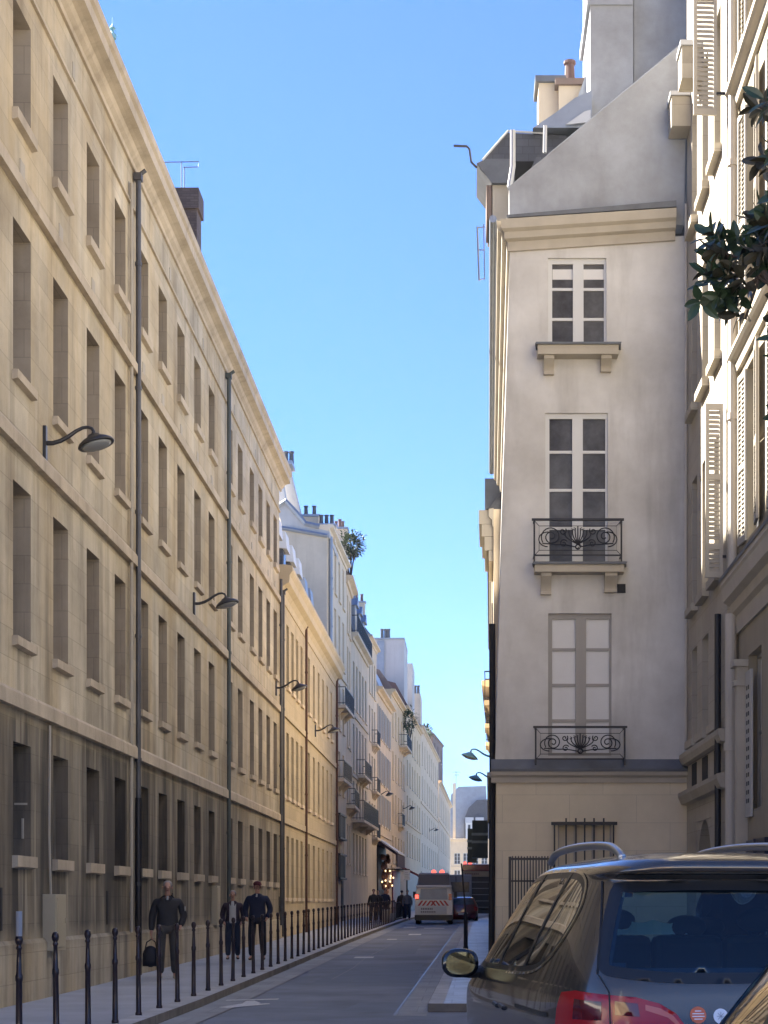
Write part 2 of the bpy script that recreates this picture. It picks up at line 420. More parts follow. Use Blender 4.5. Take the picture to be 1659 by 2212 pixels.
strip('gutter', 'gutter', [y for y in YS if y <= 300], lambda y: kl(y) + .005, lambda y: kl(y) + .50, .004)
ys_r = [24.1, 30, 40, 57, 75, 95, 110, 130, 200, 300]
strip('pavement', 'paving_slabs', ys_r, lambda y: kr(y) + .22, lambda y: fr_(y) + (3.7 if y <= 29 else .8), .12)
strip('kerb', 'kerb_top', ys_r, kr, lambda y: kr(y) + .22, .123)
strip('kerb_face', 'kerb', ys_r, lambda y: kr(y) - .008, lambda y: kr(y), .121, side='l')
b = MB(); b.box(-.585, 4.1, 24.02, 24.1, -.1, .122); tag(b.build('kerb_end', 'kerb'), kind='structure')
strip('gutter', 'gutter', [23.2, 30, 57, 95, 110], lambda y: kr(y) - .44, lambda y: kr(y) - .005, .004)
# dark seams where the tarmac meets the gutters, and old cuts across it
b = MB()
def seam(pts, wd):
    for (x0, y0), (x1, y1) in zip(pts, pts[1:]):
        d = Vector((x1 - x0, y1 - y0)).normalized(); q = Vector((-d.y, d.x)) * wd / 2
        b.quad((x0 - q.x, y0 - q.y, gzz(y0) + .0075), (x0 + q.x, y0 + q.y, gzz(y0) + .0075), (x1 + q.x, y1 + q.y, gzz(y1) + .0075), (x1 - q.x, y1 - q.y, gzz(y1) + .0075))
seam([(kl(y) + .515, y) for y in (10, 25, 40, 55, 70, 85)], .025); seam([(kr(y) - .455, y) for y in (23.2, 30, 57, 75)], .03)
seam([(-3.4, 29.3), (-2.2, 29.6), (-1.0, 29.4)], .02); seam([(-2.7, 33), (-2.62, 38), (-2.7, 44), (-2.55, 52)], .02); seam([(-3.5, 22.8), (-1.6, 23.2), (-1.1, 23.1)], .02)
tag(b.build('tarmac_seam', 'black_trim', recalc=False), kind='structure')
# repaired strips of tarmac
b = MB()
for x0, x1, y0, y1 in ((-1.9, -.7, 23.9, 26.5), (-3.0, -1.0, 31, 40), (-2.6, -1.5, 46, 58)):
    b.quad((x0, y0, gzz(y0) + .004), (x1, y0 + .3, gzz(y0 + .3) + .004), (x1 - .1, y1, gzz(y1) + .004), (x0 + .2, y1 - .4, gzz(y1 - .4) + .004))
tag(b.build('tarmac_patch', 'asphalt_patch', recalc=False), kind='structure')
# painted marks: part of a bicycle arrow, then the dashes of the crossing further on
b = MB()
def mark(pts):
    b.face([b.pt((x, y, gzz(y) + .009)) for x, y in pts])
mark([(-3.86, 26.55), (-3.06, 26.80), (-3.06, 27.06), (-3.86, 26.75)])
mark([(-3.74, 25.05), (-3.58, 24.85), (-3.33, 25.3), (-3.22, 25.95), (-3.40, 26.55), (-3.52, 26.5), (-3.5, 25.9)])
mark([(-3.33, 25.3), (-3.05, 25.75), (-3.1, 25.95), (-3.3, 25.75)])
for x, y, wx, wy in ((-2.42, 66.5, .5, 1.6), (-2.1, 78, .95, 1.2), (-3.1, 79, .6, 1.3), (-3.0, 43.5, .5, .9), (-2.95, 60, .35, .9), (-3.25, 86, .6, 1.0)):
    mark([(x, y), (x + wx, y), (x + wx, y + wy), (x, y + wy)])
tag(b.build('road_marking', 'road_white', recalc=False), kind='structure')

# ---------------------------------------------------------------- the long stone building on the left
XW = 6.5
def downpipe(parent, u, z0, z1, mt, r=.05, off=.10, head=True, brk=2.4):
    m = MB(); m.tube([(u, -off, z0), (u, -off, z1)], r, 10)
    z = z0 + .6
    while z < z1 - .3: m.tube([(u, -off, z), (u, -off, z + .07)], r * 1.28, 10); z += brk
    if head:
        m.box(u - .085, u + .085, -off - .07, -off + .08, z1, z1 + .13); m.tube([(u, -off, z1 + .1), (u - .0, -.24, z1 + .20)], r * .8, 8)
    return m.build('drainpipe', mt, parent)
Y0 = 8.0; W1 = 57.4 - Y0
sb = thing('stone_building', 'long four storey pale stone building with rows of deep blank windows and sooty ground floor', 'building', (-XW, Y0, 0), R(90))
lefts = [8.25, 10.4, 12.65, 14.9, 17.15, 19.4, 21.64, 23.89, 26.2, 28.5, 30.75, 33.0, 35.1, 37.35, 39.65, 41.85, 45.1, 47.15, 49.7, 51.75, 53.8, 55.75]
WW = .97
ROWS = [(2.25, 3.88, .165), (5.38, 7.61, .13), (9.17, 11.36, .13), (12.90, 14.52, .16)]
ops = [(y - Y0, y - Y0 + WW, a, c) for y in lefts for a, c, _ in ROWS]
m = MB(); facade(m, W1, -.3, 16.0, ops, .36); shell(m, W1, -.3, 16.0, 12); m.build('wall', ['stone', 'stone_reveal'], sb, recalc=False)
m = MB(); run(m, [(0, -.3), (-.07, -.3), (-.07, .97), (-.03, 1.03), (0, 1.03)], 0, W1); m.build('plinth', 'stone', sb)
for a, c in ((4.35, 4.60), (8.07, 8.31), (11.80, 12.03), (14.93, 15.02)):
    m = MB(); p = .10 if a < 14 else .05
    run(m, [(0, a), (-p, a), (-p, c - .05), (-p + .03, c), (0, c)], 0, W1); m.build('string_course', 'stone_trim', sb)
m = MB(); run(m, [(0, 15.72), (-.05, 15.72), (-.06, 15.80), (-.13, 15.86), (-.17, 15.94), (-.24, 15.97), (-.35, 16.00), (-.35, 16.20), (-.40, 16.24), (-.42, 16.36), (-.30, 16.40), (0, 16.44)], 0, W1 + .3)
m.build('cornice', 'stone_trim', sb)
m = MB(); m.extrude([(0, -.2, 16.40), (0, 2.9, 21.0), (0, 6.2, 22.2), (0, 12, 16.0), (0, .3, 16.0)], (W1, 0, 0)); m.build('roof', 'slate', sb)
# windows: grey-brown boarded casements deep in their reveals
def win_proto(hh, sill_h, first):
    f = MB(); f.box(-WW / 2, WW / 2, .30, .35, 0, hh); f.box(-.03, .03, .28, .30, 0, hh)
    for k in (.33, .66): f.box(-WW / 2, WW / 2, .285, .30, hh * k - .02, hh * k + .02)
    o = f.build('window', 'window_grey' if not first else 'old_iron', sb)
    s = MB(); s.box(-WW / 2 - .06, WW / 2 + .06, -.09, .30, -sill_h, -.004); s.extrude([(-WW / 2 - .06, -.09, -sill_h), (-WW / 2 - .06, 0, -sill_h), (-WW / 2 - .06, 0, -sill_h - .02)], (WW + .12, 0, 0))
    so = s.build('sill', 'stone_trim', o)
    SUB[o.name] = [so]; return o
n_bars = 0
for a, c, sh in ROWS:
    pr = win_proto(c - a, sh, a < 3)
    for i, y in enumerate(lefts):
        o = pr if i == 0 else dup_part(pr, sb)
        o.location = (y - Y0 + WW / 2, 0, a)
# iron shutter stays on the first ground floor windows
for i, y in enumerate(lefts[7:8]):
    m = MB(); zz = 3.02; u = y - Y0 + WW
    m.box(u - .02, u - .004, .05, .24, zz, zz + .03); m.box(u - .03, u - .004, .10, .13, zz - .5, zz - .2)
    m.build('shutter_stay', 'cream_trim', sb)
# small pale repair blocks under the top storey, cellar slots, gutter brackets under the cornice
for i, y in enumerate(lefts):
    u = y - Y0
    m = MB(); m.box(u + .35, u + .6, -.012, .02, 12.12, 12.34); m.build('repair_block', 'cream_trim', sb)
    if i % 2 == 0: m = MB(); m.box(u + 1.25, u + 1.42, -.012, .02, 15.1, 15.35); m.build('repair_block', 'cream_trim', sb)
    if i % 3 == 0: m = MB(); m.box(u + 1.55, u + 1.66, -.015, .02, 1.18, 1.78); m.build('cellar_slot', 'dark_void', sb)
downpipe(sb, 32.45 - Y0, 1.3, 15.55, 'lead_pipe', .052)
downpipe(sb, 44.7 - Y0, .4, 15.55, 'green_pipe', .056)
downpipe(sb, 57.1 - Y0, .8, 12.6, 'lead_pipe', .05, head=False)
m = MB(); m.tube([(32.45 - Y0, -.10, 0.1), (32.45 - Y0, -.10, 3.6)], .066, 12); m.build('pipe_shoe', 'iron', sb)
# slim pale pipe beside the first drainpipe
m = MB(); m.tube([(31.98 - Y0, -.06, 1.0), (31.98 - Y0, -.06, 15.3)], .035, 8); m.build('conduit', 'cream_trim', sb)
m = MB(); m.tube([(25.85 - Y0, -.05, 1.7), (25.75 - Y0, -.05, 2.6), (25.8 - Y0, -.05, 4.3)], .02, 6); m.tube([(25.85 - Y0, -.10, .1), (25.85 - Y0, -.10, .9)], .035, 8); m.build('conduit', 'cream_trim', sb)
# brick chimney with a wire aerial, lightning rod on the ridge
m = MB(); yc = 45.0; xa = X(425, yc); zt = Z(407, yc)
m.box(xa - 1.6, xa, yc, yc + .75, 18.0, zt - .55); m.box(xa - 1.66, xa + .06, yc - .06, yc + .81, zt - .55, zt); m.box(xa - 1.62, xa + .03, yc - .03, yc + .78, zt - 2.2, zt - 2.05)
m.build('chimney', 'brick', sb, world=True)
m = MB(); zc = Z(340, yc)
for q in (388, 394): m.tube([(X(q, yc), yc + .3, zt), (X(q, yc), yc + .3, zc + (0 if q == 388 else -.12))], .015, 6)
m.tube([(X(345, yc), yc + .3, zc), (X(426, yc), yc + .3, zc + .02), (X(424, yc), yc + .3, Z(350, yc)), (X(392, yc), yc + .3, Z(351, yc))], .014, 6)
m.build('aerial', 'zinc', sb, world=True)
m = MB(); yf = 42.5; xf = X(243, yf)
m.lathe([(.03, 0), (.03, Z(85, yf) - 20.4), (.10, Z(84, yf) - 20.4), (.12, Z(76, yf) - 20.4), (.05, Z(70, yf) - 20.4), (.045, Z(64, yf) - 20.4), (.09, Z(62, yf) - 20.4), (.04, Z(57, yf) - 20.4), (.012, Z(52, yf) - 20.4), (.008, Z(38, yf) - 20.4)], (xf, yf, 20.4), 10)
m.build('finial', 'teal_metal', sb, world=True)

# ---------------------------------------------------------------- generic town house
def far_windows(root, P, us, rows, ww, frame='window_white', rev=.2, shutters=False, sill=True):
    out = []
    for a, c in rows:
        f, _ = window_mesh('window', ww, c - a, (1, 3), far=True, y=rev - .05); o = None
        for u in us:
            if o is None:
                o = f.build('window', [frame, 'far_pane'], root); o.location = (u, 0, a); pr = o
                SUB[pr.name] = []
                if sill:
                    s = MB(); s.box(-ww / 2 - .08, ww / 2 + .08, -.09, .15, -.12, -.003); SUB[pr.name].append(s.build('sill', 'far_white', pr))
                if shutters:
                    for sd in (-1, 1):
                        s = MB(); s.box(sd * (ww / 2 + .02), sd * (ww / 2 + .48), -.05, -.01, .02, c - a - .02)
                        SUB[pr.name].append(s.build('shutter', 'shutter_grey', pr))
            else: dup_part(pr, root, (u, 0, a))
def rail_mesh(W, h=.95, proj=.35, step=.13):
    m = MB(); m.box(-W / 2, W / 2, -proj - .03, -proj, h - .04, h); m.box(-W / 2, W / 2, -proj - .02, -proj - .005, .08, .11)
    n = max(2, int(W / step))
    for k in range(n + 1):
        x = -W / 2 + W * k / n; m.box(x - .012, x + .012, -proj - .024, -proj - .004, 0, h)
    for sd in (-1, 1):
        m.box(sd * W / 2 - .015, sd * W / 2 + .015, -proj, 0, h - .04, h); m.box(sd * W / 2 - .015, sd * W / 2 + .015, -proj, 0, .08, .11)
    return m
def balcony(root, u, z, W, proj=.4, h=.95, solid='far_white', step=.13):
    r = rail_mesh(W, h, proj - .04, step).build('balcony_rail', 'iron', root, loc=(u, 0, z))
    s = MB(); s.box(-W / 2 - .06, W / 2 + .06, -proj, 0, -.16, -.003)
    for sd in (-.8, 0, .8): s.extrude([(sd * W / 2 - .07, 0, -.16), (sd * W / 2 - .07, -proj * .8, -.16), (sd * W / 2 - .07, 0, -.55)], (.14, 0, 0))
    s.build('balcony_slab', solid, root, loc=(u, 0, z))
def building(name, label, P0, P1, z1, mt, rows, cols, ww=1.0, D=10, cornice=(.3, .35), cmat=None, roof=None, courses=(), base=None, frame='window_white', shutters=False, gap=None, rev=.2, floor_ops=(), cat='building', margin=.5):
    P0 = Vector(P0); P1 = Vector(P1); dv = P1 - P0; W = dv.length; ang = math.atan2(dv.y, dv.x)
    root = thing(name, label, cat, (P0.x, P0.y, 0), ang)
    us = [margin + (W - 2 * margin) * (k + .5) / cols for k in range(cols)] if cols else []
    z0 = -.4
    ops = [(u - ww / 2, u + ww / 2, a, c) for u in us for a, c in rows] + [o for o in floor_ops]
    m = MB(); facade(m, W, z0, z1, ops, rev); shell(m, W, z0, z1, D); m.build('wall', mt, root, recalc=False)
    if cornice:
        c, h = cornice; m = MB(); run(m, [(0, z1 - h), (-c * .25, z1 - h), (-c * .35, z1 - h * .6), (-c * .85, z1 - h * .45), (-c, z1 - h * .4), (-c, z1), (0, z1 + .03)], -.02, W + .02); m.build('cornice', cmat or mt, root)
    for a in courses:
        m = MB(); run(m, [(0, a), (-.09, a), (-.09, a + .16), (-.05, a + .2), (0, a + .2)], 0, W); m.build('string_course', cmat or mt, root)
    if rows and cols: far_windows(root, None, us, rows, ww, frame, rev, shutters)
    if roof:
        pts, rm = roof
        m = MB(); m.extrude([(0.02, v, z1 + zz) for v, zz in pts], (W - .04, 0, 0)); m.build('roof', rm, root)
    return root, W, us
def stack(root, x, y, z0, zt, wx, wy, mt, pots=2, potm='terracotta', cap='zinc'):
    """chimney stack in world coordinates, with a cap course and pots (each a sub-part)"""
    m = MB(); m.box(x - wx / 2, x + wx / 2, y - wy / 2, y + wy / 2, z0, zt - .12); o = m.build('chimney', mt, root, world=True)
    m = MB(); m.box(x - wx / 2 - .07, x + wx / 2 + .07, y - wy / 2 - .07, y + wy / 2 + .07, zt - .12, zt); m.build('chimney_cap', cap, o, world=True)
    for k in range(pots):
        px = x + (k - (pots - 1) / 2) * wx / max(1, pots) * .9
        m = MB(); m.lathe([(.11, 0), (.09, .45), (.12, .47), (.12, .52)], (px, y, zt), 10); m.build('chimney_pot', potm, o, world=True)
    return o

# ---------------------------------------------------------------- left side beyond the stone building
Yb, Ye = 57.45, 81.8
pts2 = [(-.25, 0), (.5, 1.2), (1.8, 3.6), (5.5, 5.2), (10, 0)]
gb, Wg, _ = building('golden_building', 'lower golden stone building with white capped roof dormers past the long stone one', (-XW, Yb), (-XW, Ye), 12.75, 'stone_gold', [], 0,
    cornice=None, courses=(), roof=None, D=10,
    floor_ops=[(u - .42, u + .42, a, c) for u in [1.0 + 1.66 * k for k in range(5)] + [10.6 + 2.22 * k for k in range(6)] for a, c in ((1.75, 3.95), (5.35, 7.65), (9.25, 11.5))], rev=.33)
gu = [1.0 + 1.66 * k for k in range(5)] + [10.6 + 2.22 * k for k in range(6)]
far_windows(gb, None, gu, [(1.75, 3.95), (5.35, 7.65), (9.25, 11.5)], .84, 'window_grey', .33)
m = MB(); run(m, [(0, 12.05), (-.04, 12.05), (-.06, 12.3), (-.16, 12.45), (-.34, 12.55), (-.36, 12.8), (-.46, 12.95), (-.44, 13.12), (-.2, 13.16), (.3, 13.16), (.3, 12.7), (0, 12.7)], -.05, Wg + .05); m.build('cornice', 'stone_gold_trim', gb)
for a in (4.36, 8.1): m = MB(); run(m, [(0, a), (-.08, a), (-.08, a + .22), (0, a + .24)], 0, Wg); m.build('string_course', 'stone_gold_trim', gb)
m = MB(); m.extrude([(0.02, v + .1, 13.1 + zz) for v, zz in ((-.2, .02), (.45, .6), (1.3, 2.5), (5.5, 3.1), (9.8, -.4), (.4, -.4))], (Wg - .04, 0, 0)); m.build('roof', 'slate', gb)
downpipe(gb, X(0, 1) * 0 + (66.0 - Yb), .4, 12.4, 'rust', .05); downpipe(gb, Wg - .5, .4, 12.4, 'rust', .06); downpipe(gb, .35, .4, 12.2, 'lead_pipe', .05)
# dormers in two tiers: cheeks and a pale lead cap each
def dormer(u, v, zb, wd=.95, hh=1.35, cap='zinc_light', body='slate'):
    m = MB(); m.box(u - wd / 2, u + wd / 2, v, v + 1.5, zb, zb + hh); o = m.build('dormer', body, gb)
    m = MB(); m.extrude([(u - wd / 2 - .12, v - .16, zb + hh - .25), (u - wd / 2 - .12, v - .10, zb + hh + .42), (u - wd / 2 - .12, v + 1.9, zb + hh + .55), (u - wd / 2 - .12, v + 1.9, zb + hh + .05)], (wd + .24, 0, 0)); m.build('dormer_cap', cap, o)
    m = MB(); m.box(u - wd / 2 + .15, u + wd / 2 - .15, v - .012, v + .02, zb + .15, zb + hh - .12); m.build('dormer_window', 'far_pane', o)
for k in range(7): dormer(2.2 + 2.5 * k, .62, 14.0 if k < 5 else 13.7, cap='window_white' if k < 5 else 'zinc')

def roofpts(h1=2.6, h2=3.6, s=.9, D=10): return [(-.2, 0), (s, h1), (s + 3, h2), (D, 0)]
# pale house with the big blank gable
gh, Wh, us = building('gable_house', 'tall pale house whose blank gable and chimneys rise behind the golden building', (-7.0, 83), (-6.82, 93), 20.3, 'far_white', [(14.2, 16.8), (17.6, 19.7), (10.8, 13.2), (7.4, 9.6), (3.6, 5.9)], 4, 1.0, D=12,
    cornice=(.28, .3), courses=(13.6,), shutters=False)
m = MB(); m.extrude([(X(600, 83), 82.9, Z(1400, 83)), (X(600, 83), 82.9, Z(1140, 83)), (X(617, 83), 82.9, Z(1143, 83)), (X(706, 83), 82.9, Z(1158, 83)), (X(706, 83), 82.9, 12)], (0, .09, 0)); m.build('gable_wall', 'far_beige', gh, world=True)
m = MB(); m.extrude([(X(612, 83), 83.0, Z(1144, 83)), (X(598, 83), 83.0, Z(1098, 83)), (X(617, 83), 83.0, Z(1083, 83)), (X(667, 83), 83.0, Z(1136, 83)), (X(712, 83), 83.0, Z(1148, 83)), (X(712, 83), 83.0, Z(1162, 83))], (0, 9, 0)); m.build('roof_gable', 'render_wall', gh, world=True)
m = MB(); m.tube([(X(598, 83), 82.95, Z(1097, 83)), (X(617, 83), 82.95, Z(1082, 83)), (X(645, 83), 82.95, Z(1113, 83)), (X(660, 83), 82.95, Z(1131, 83)), (X(690, 83), 82.95, Z(1138, 83))], .13, 6)
m.tube([(X(600, 83), 82.85, Z(1140, 83)), (X(617, 83), 82.85, Z(1143, 83)), (X(708, 83), 82.85, Z(1159, 83))], .11, 6); m.build('flashing', 'zinc', gh, world=True)
m = MB(); m.extrude([(X(588, 84.5), 84.5, Z(1110, 84.5)), (X(586, 84.5), 84.5, Z(985, 84.5)), (X(602, 84.5), 84.5, Z(992, 84.5)), (X(618, 84.5), 84.5, Z(1084, 84.5))], (0, 1, 0)); co = m.build('chimney', 'render_wall', gh, world=True)
m = MB(); m.extrude([(X(601, 86), 86, Z(1120, 86)), (X(603, 86), 86, Z(1003, 86)), (X(623, 86), 86, Z(1003, 86)), (X(650, 86), 86, Z(1112, 86)), (X(650, 86), 86, Z(1130, 86))], (0, 1.4, 0)); co = m.build('chimney', 'render_wall', gh, world=True)
m = MB(); m.box(X(600, 86), X(631, 86), 85.9, 87.5, Z(1003, 86), Z(995, 86)); m.build('chimney_cap', 'zinc', co, world=True)
for q in (615, 627):
    m = MB(); m.lathe([(.13, 0), (.11, .5), (.14, .55), (.14, .62)], (X(q, 86), 86.6, Z(995, 86)), 10); m.build('chimney_pot', 'lead_pipe', co, world=True)
stack(gh, X(668, 86), 86.5, Z(1150, 86), Z(1110, 86), .95, .8, 'far_white', 2, 'lead_pipe'); stack(gh, X(704, 85), 85.4, Z(1170, 85), Z(1131, 85), .9, .8, 'far_white', 3, 'lead_pipe')
balcony(gh, 6.5, 8.05, 4.6, .45); balcony(gh, 7.0, 11.9, 5.2, .5)
for zz in (5.0, 2.9):
    m = MB()
    for k in range(5): m.box(4.2 + k * .75, 4.55 + k * .75, -.2, -.02, zz, zz + 1.15)
    m.box(4.0, 7.8, -.26, -.02, zz + 1.15, zz + 1.25); m.box(4.0, 7.8, -.26, -.02, zz - .1, zz); m.build('window_grille', 'iron', gh)
m = MB(); m.box(7.0, 8.2, -.03, .02, .2, 2.75); m.build('door', 'dark_void', gh)
downpipe(gh, .5, .3, 19.8, 'zinc', .1, head=False)

hb, _, _ = building('cream_house', 'narrow cream house with a shrub growing on its roof edge', (-6.82, 93.05), (-6.88, 98), 19.75, 'far_cream', [(13.6, 16), (16.8, 18.9), (10.4, 12.7), (7.2, 9.4), (3.8, 6)], 2, 1.0, cornice=(.4, .4), roof=(roofpts(1.9, 2.6), 'brown_brick'))
balcony(hb, 2.5, 7.0, 4.4, .5)
tb, _, u5 = building('mansard_house', 'grey beige house with dark long balconies and a tall slate mansard', (-6.88, 98.05), (-6.65, 110), 17.4, 'far_grey', [(13.2, 15.9), (9.4, 12.2), (6.6, 8.8), (3.4, 5.7)], 5, 1.1, cornice=(.4, .4), cmat='far_beige', roof=([(-.1, 0), (.75, 4.2), (3.5, 5.6), (10, 0)], 'slate'), courses=(9.0, 12.6))
balcony(tb, 6, 6.45, 11.4, .75, 1.15, step=.1); balcony(tb, 6, 9.3, 5.0, .55); balcony(tb, 6, 17.5, 11, .35, 1.0)
for u in (3, 6, 9):
    m = MB(); m.box(u - .6, u + .6, .0, 2.0, 17.45, 19.4); o = m.build('dormer', 'zinc', tb); m = MB(); m.box(u - .4, u + .4, -.015, .02, 17.7, 19.2); m.build('dormer_window', 'far_white', o)
    m = MB(); m.extrude([(u - .75, -.15, 19.4), (u, -.15, 19.95), (u + .75, -.15, 19.4)], (0, 2.4, 0)); m.build('dormer_cap', 'zinc', o)
stack(tb, -8.2, 109, 18, 24.3, .8, 1.4, 'zinc', 2); stack(tb, -8.0, 103.5, 18, 24.6, .9, 1.2, 'zinc', 2); stack(tb, -7.6, 98.6, 18, 23.6, .9, .7, 'far_white', 1)
ub, _, _ = building('white_house', 'pale house with small dark balconies between the mansard house and the shop', (-6.65, 110.05), (-6.46, 117), 19.2, 'far_white', [(15.6, 17.9), (12.4, 14.7), (9.2, 11.5), (6.2, 8.3)], 3, 1.0, cornice=(.3, .3), roof=(roofpts(1.4, 2.2), 'zinc'))
for zz in (9.1, 12.3, 6.0): balcony(ub, 4.4, zz, 2.6, .4)
stack(ub, -7.6, 116, 19, 22.4, .8, .6, 'far_beige', 2)
sh, _, _ = building('shop_house', 'cream house over the lit shop with the pale edged awning', (-6.46, 117.05), (-6.1, 131), 16.7, 'far_cream', [(13.4, 15.6), (10.2, 12.5), (7.2, 9.4)], 5, 1.0, cornice=(.45, .4), courses=(6.4,), roof=(roofpts(2.4, 3.2), 'zinc_light'), shutters=True)
m = MB(); m.box(.3, 7.5, -.10, .02, .3, 5.6); m.build('shopfront', 'shop_dark', sh)
m = MB(); m.extrude([(.2, -.05, 6.0), (.2, -1.45, 5.0), (.2, -1.45, 4.1), (.2, -1.38, 4.1), (.2, -1.36, 4.9), (.2, -.05, 5.8)], (8.2, 0, 0)); ao = m.build('awning', 'awning', sh)
m = MB(); m.extrude([(.15, -.04, 6.12), (.15, -1.5, 5.12), (.15, -1.5, 5.02), (.15, -.04, 6.02)], (8.3, 0, 0)); m.build('awning_edge', 'awning_pale', ao)
m = MB()
for k in range(11): m.ellipsoid((rnd.uniform(1, 6.8), rnd.uniform(-.9, -.2), rnd.uniform(2.7, 3.9)), (.055, .055, .07), 8, 5)
m.build('shop_light', 'lamp_warm', sh)['kind'] = 'stuff'
m = MB()
for k in range(30): m.ellipsoid((rnd.uniform(.6, 7), rnd.uniform(-.5, -.15), rnd.uniform(1.2, 5.0)), (.2, .16, .22), 8, 5)
m.build('hanging_goods', 'goods', sh)['kind'] = 'stuff'
yg, _, _ = building('yellow_house', 'yellow house with a stepped gable and greenery on its upper balcony', (-6.1, 131.05), (-5.6, 148), 18.3, 'far_yellow', [(14.8, 17.0), (11.4, 13.6), (8, 10.3), (4.8, 6.9)], 5, 1.0, cornice=(.35, .4), courses=(4.3,), roof=(roofpts(1.5, 2.5), 'brown_brick'))
balcony(yg, 12, 14.7, 6, .7); balcony(yg, 9, 8.0, 3, .4)
m = MB(); m.box(1, 9, -.1, .02, .6, 4.1); m.build('shopfront', 'shop_red', yg)
wb, _, _ = building('pink_roof_house', 'pale house with an orange tile roof further down the left side', (-5.6, 148.05), (-4.94, 172), 19.0, 'far_yellow', [(15.4, 17.6), (12.2, 14.4), (9, 11.2), (5.8, 8)], 6, 1.0, cornice=(.3, .3), roof=(roofpts(2.0, 2.8), 'terracotta'), courses=(8.6,))
m = MB(); m.box(1, 22, -.12, .02, .8, 4.3); m.build('shopfront', 'shop_dark', wb)
pb, _, _ = building('planted_house', 'pale house with rooftop planting far down the left side', (-4.94, 172.05), (-3.92, 215), 19.8, 'far_cream', [(16, 18.4), (12.4, 14.8), (8.8, 11.2), (5.4, 7.8)], 8, 1.1, cornice=(.3, .3), roof=([(-.1, 0), (.6, .5), (10, .5)], 'zinc'), courses=(4.6, 11.8))
cb, _, _ = building('ivory_house', 'ivory house with tall narrow windows where the street bends', (-3.92, 217), (-3.04, 275), 17.4, 'far_cream', [(13, 16), (8.6, 11.6), (4.2, 6.6)], 7, 1.6, cornice=(.4, .4), courses=(12.2,))
dk, _, _ = building('brick_house', 'tall dark brick house showing above the ivory house', (-5.0, 232), (-3.9, 250), 25.0, 'brown_brick', [(18.5, 21), (22, 24)], 3, 1.0, cornice=(.2, .3), roof=(roofpts(1, 1.6), 'zinc'))
# tall blind party walls standing behind the left row
d_ = 150.0
pw = thing('party_wall_block', 'tall blank blue grey party wall stepping down above the left side roofs', 'building', (X(816, d_), d_, 0))
m = MB(); m.box(X(800, d_), X(873, d_), d_, d_ + 8, 14, Z(1381, d_)); m.build('wall', 'render_wall', pw, world=True)
m = MB(); m.box(X(798, d_), X(874, d_), d_ - .1, d_ + 8.1, Z(1381, d_), Z(1378, d_)); m.build('coping', 'zinc', pw, world=True)
m = MB(); m.box(X(815, d_), X(830, d_), d_ - .25, d_ - .01, 15, Z(1384, d_)); m.build('flue', 'zinc', pw, world=True)
m = MB(); m.box(X(866, 161), X(891, 161), 161, 167, 14, Z(1433, 161)); m.build('lower_wall', 'render_wall', pw, world=True)
for q in (824, 832, 838):
    m = MB(); m.lathe([(.16, 0), (.14, .8), (.18, .85), (.18, .95)], (X(q, d_), d_ + 1, Z(1378, d_)), 8); m.build('chimney_pot', 'lead_pipe', pw, world=True)
pv = thing('chimney_block', 'grey chimney block stepping down beyond the blank party wall', 'chimney', (X(900, 174), 174, 0))
m = MB(); m.box(X(880, 174), X(908, 174), 174, 180, 14, Z(1498, 174)); m.build('stack', 'far_grey', pv, world=True)
for q in (896, 903):
    m = MB(); m.lathe([(.16, 0), (.14, .8), (.18, .85), (.18, .95)], (X(q, 174), 175, Z(1498, 174)), 8); m.build('chimney_pot', 'lead_pipe', pv, world=True)
# the building closing the street
eb, We, _ = building('end_building', 'distant house with blue mansard and white dormers closing the end of the street', (X(972, 305), 305), (X(1062, 305), 305.01), Z(1812, 305), 'far_cream', [(4.5, 7.5), (8.6, 10.6)], 4, 1.1, D=12, cornice=(.4, .5), courses=(8.0,))
ez = Z(1812, 305)
m = MB(); m.extrude([(X(968, 305), 307, ez), (X(974, 305), 307, Z(1715, 305)), (X(990, 305), 307, Z(1698, 305)), (X(1050, 305), 307, Z(1696, 305)), (X(1056, 305), 307, ez)], (0, 8, 0)); m.build('roof_block', 'zinc', eb, world=True)
m = MB(); m.box(X(978, 305), X(984, 305), 306.9, 309, ez, Z(1690, 305)); m.build('chimney', 'far_white', eb, world=True)
m = MB(); m.extrude([(X(1002, 305), 305.2, Z(1772, 305)), (X(1012, 305), 305.2, Z(1745, 305)), (X(1030, 305), 305.2, Z(1728, 305)), (X(1062, 305), 305.2, Z(1726, 305)), (X(1062, 305), 305.2, ez), (X(1002, 305), 305.2, ez)], (0, 8, 0)); m.build('mansard', 'slate', eb, world=True)
for q in (1006, 1028):
    m = MB(); m.box(X(q, 305), X(q + 15, 305), 304.4, 307, ez, Z(1778, 305)); o = m.build('dormer', 'window_white', eb, world=True)
    m = MB(); m.box(X(q + 5, 305), X(q + 10, 305), 304.3, 304.45, ez + .3, Z(1782, 305)); m.build('dormer_window', 'far_pane', o, world=True)
    m = MB(); m.box(X(q - 1, 305), X(q + 17, 305), 304.2, 307.2, Z(1778, 305), Z(1766, 305)); m.build('dormer_cap', 'zinc_light', o, world=True)
m = MB(); m.tube([(X(985, 306), 306, Z(1705, 306)), (X(985, 306), 306, Z(1665, 306))], .06, 6); m.tube([(X(978, 306), 306, Z(1668, 306)), (X(994, 306), 306, Z(1668, 306))], .05, 6); m.tube([(X(980, 306), 306, Z(1674, 306)), (X(991, 306), 306, Z(1674, 306))], .05, 6); m.build('aerial', 'zinc', eb, world=True)
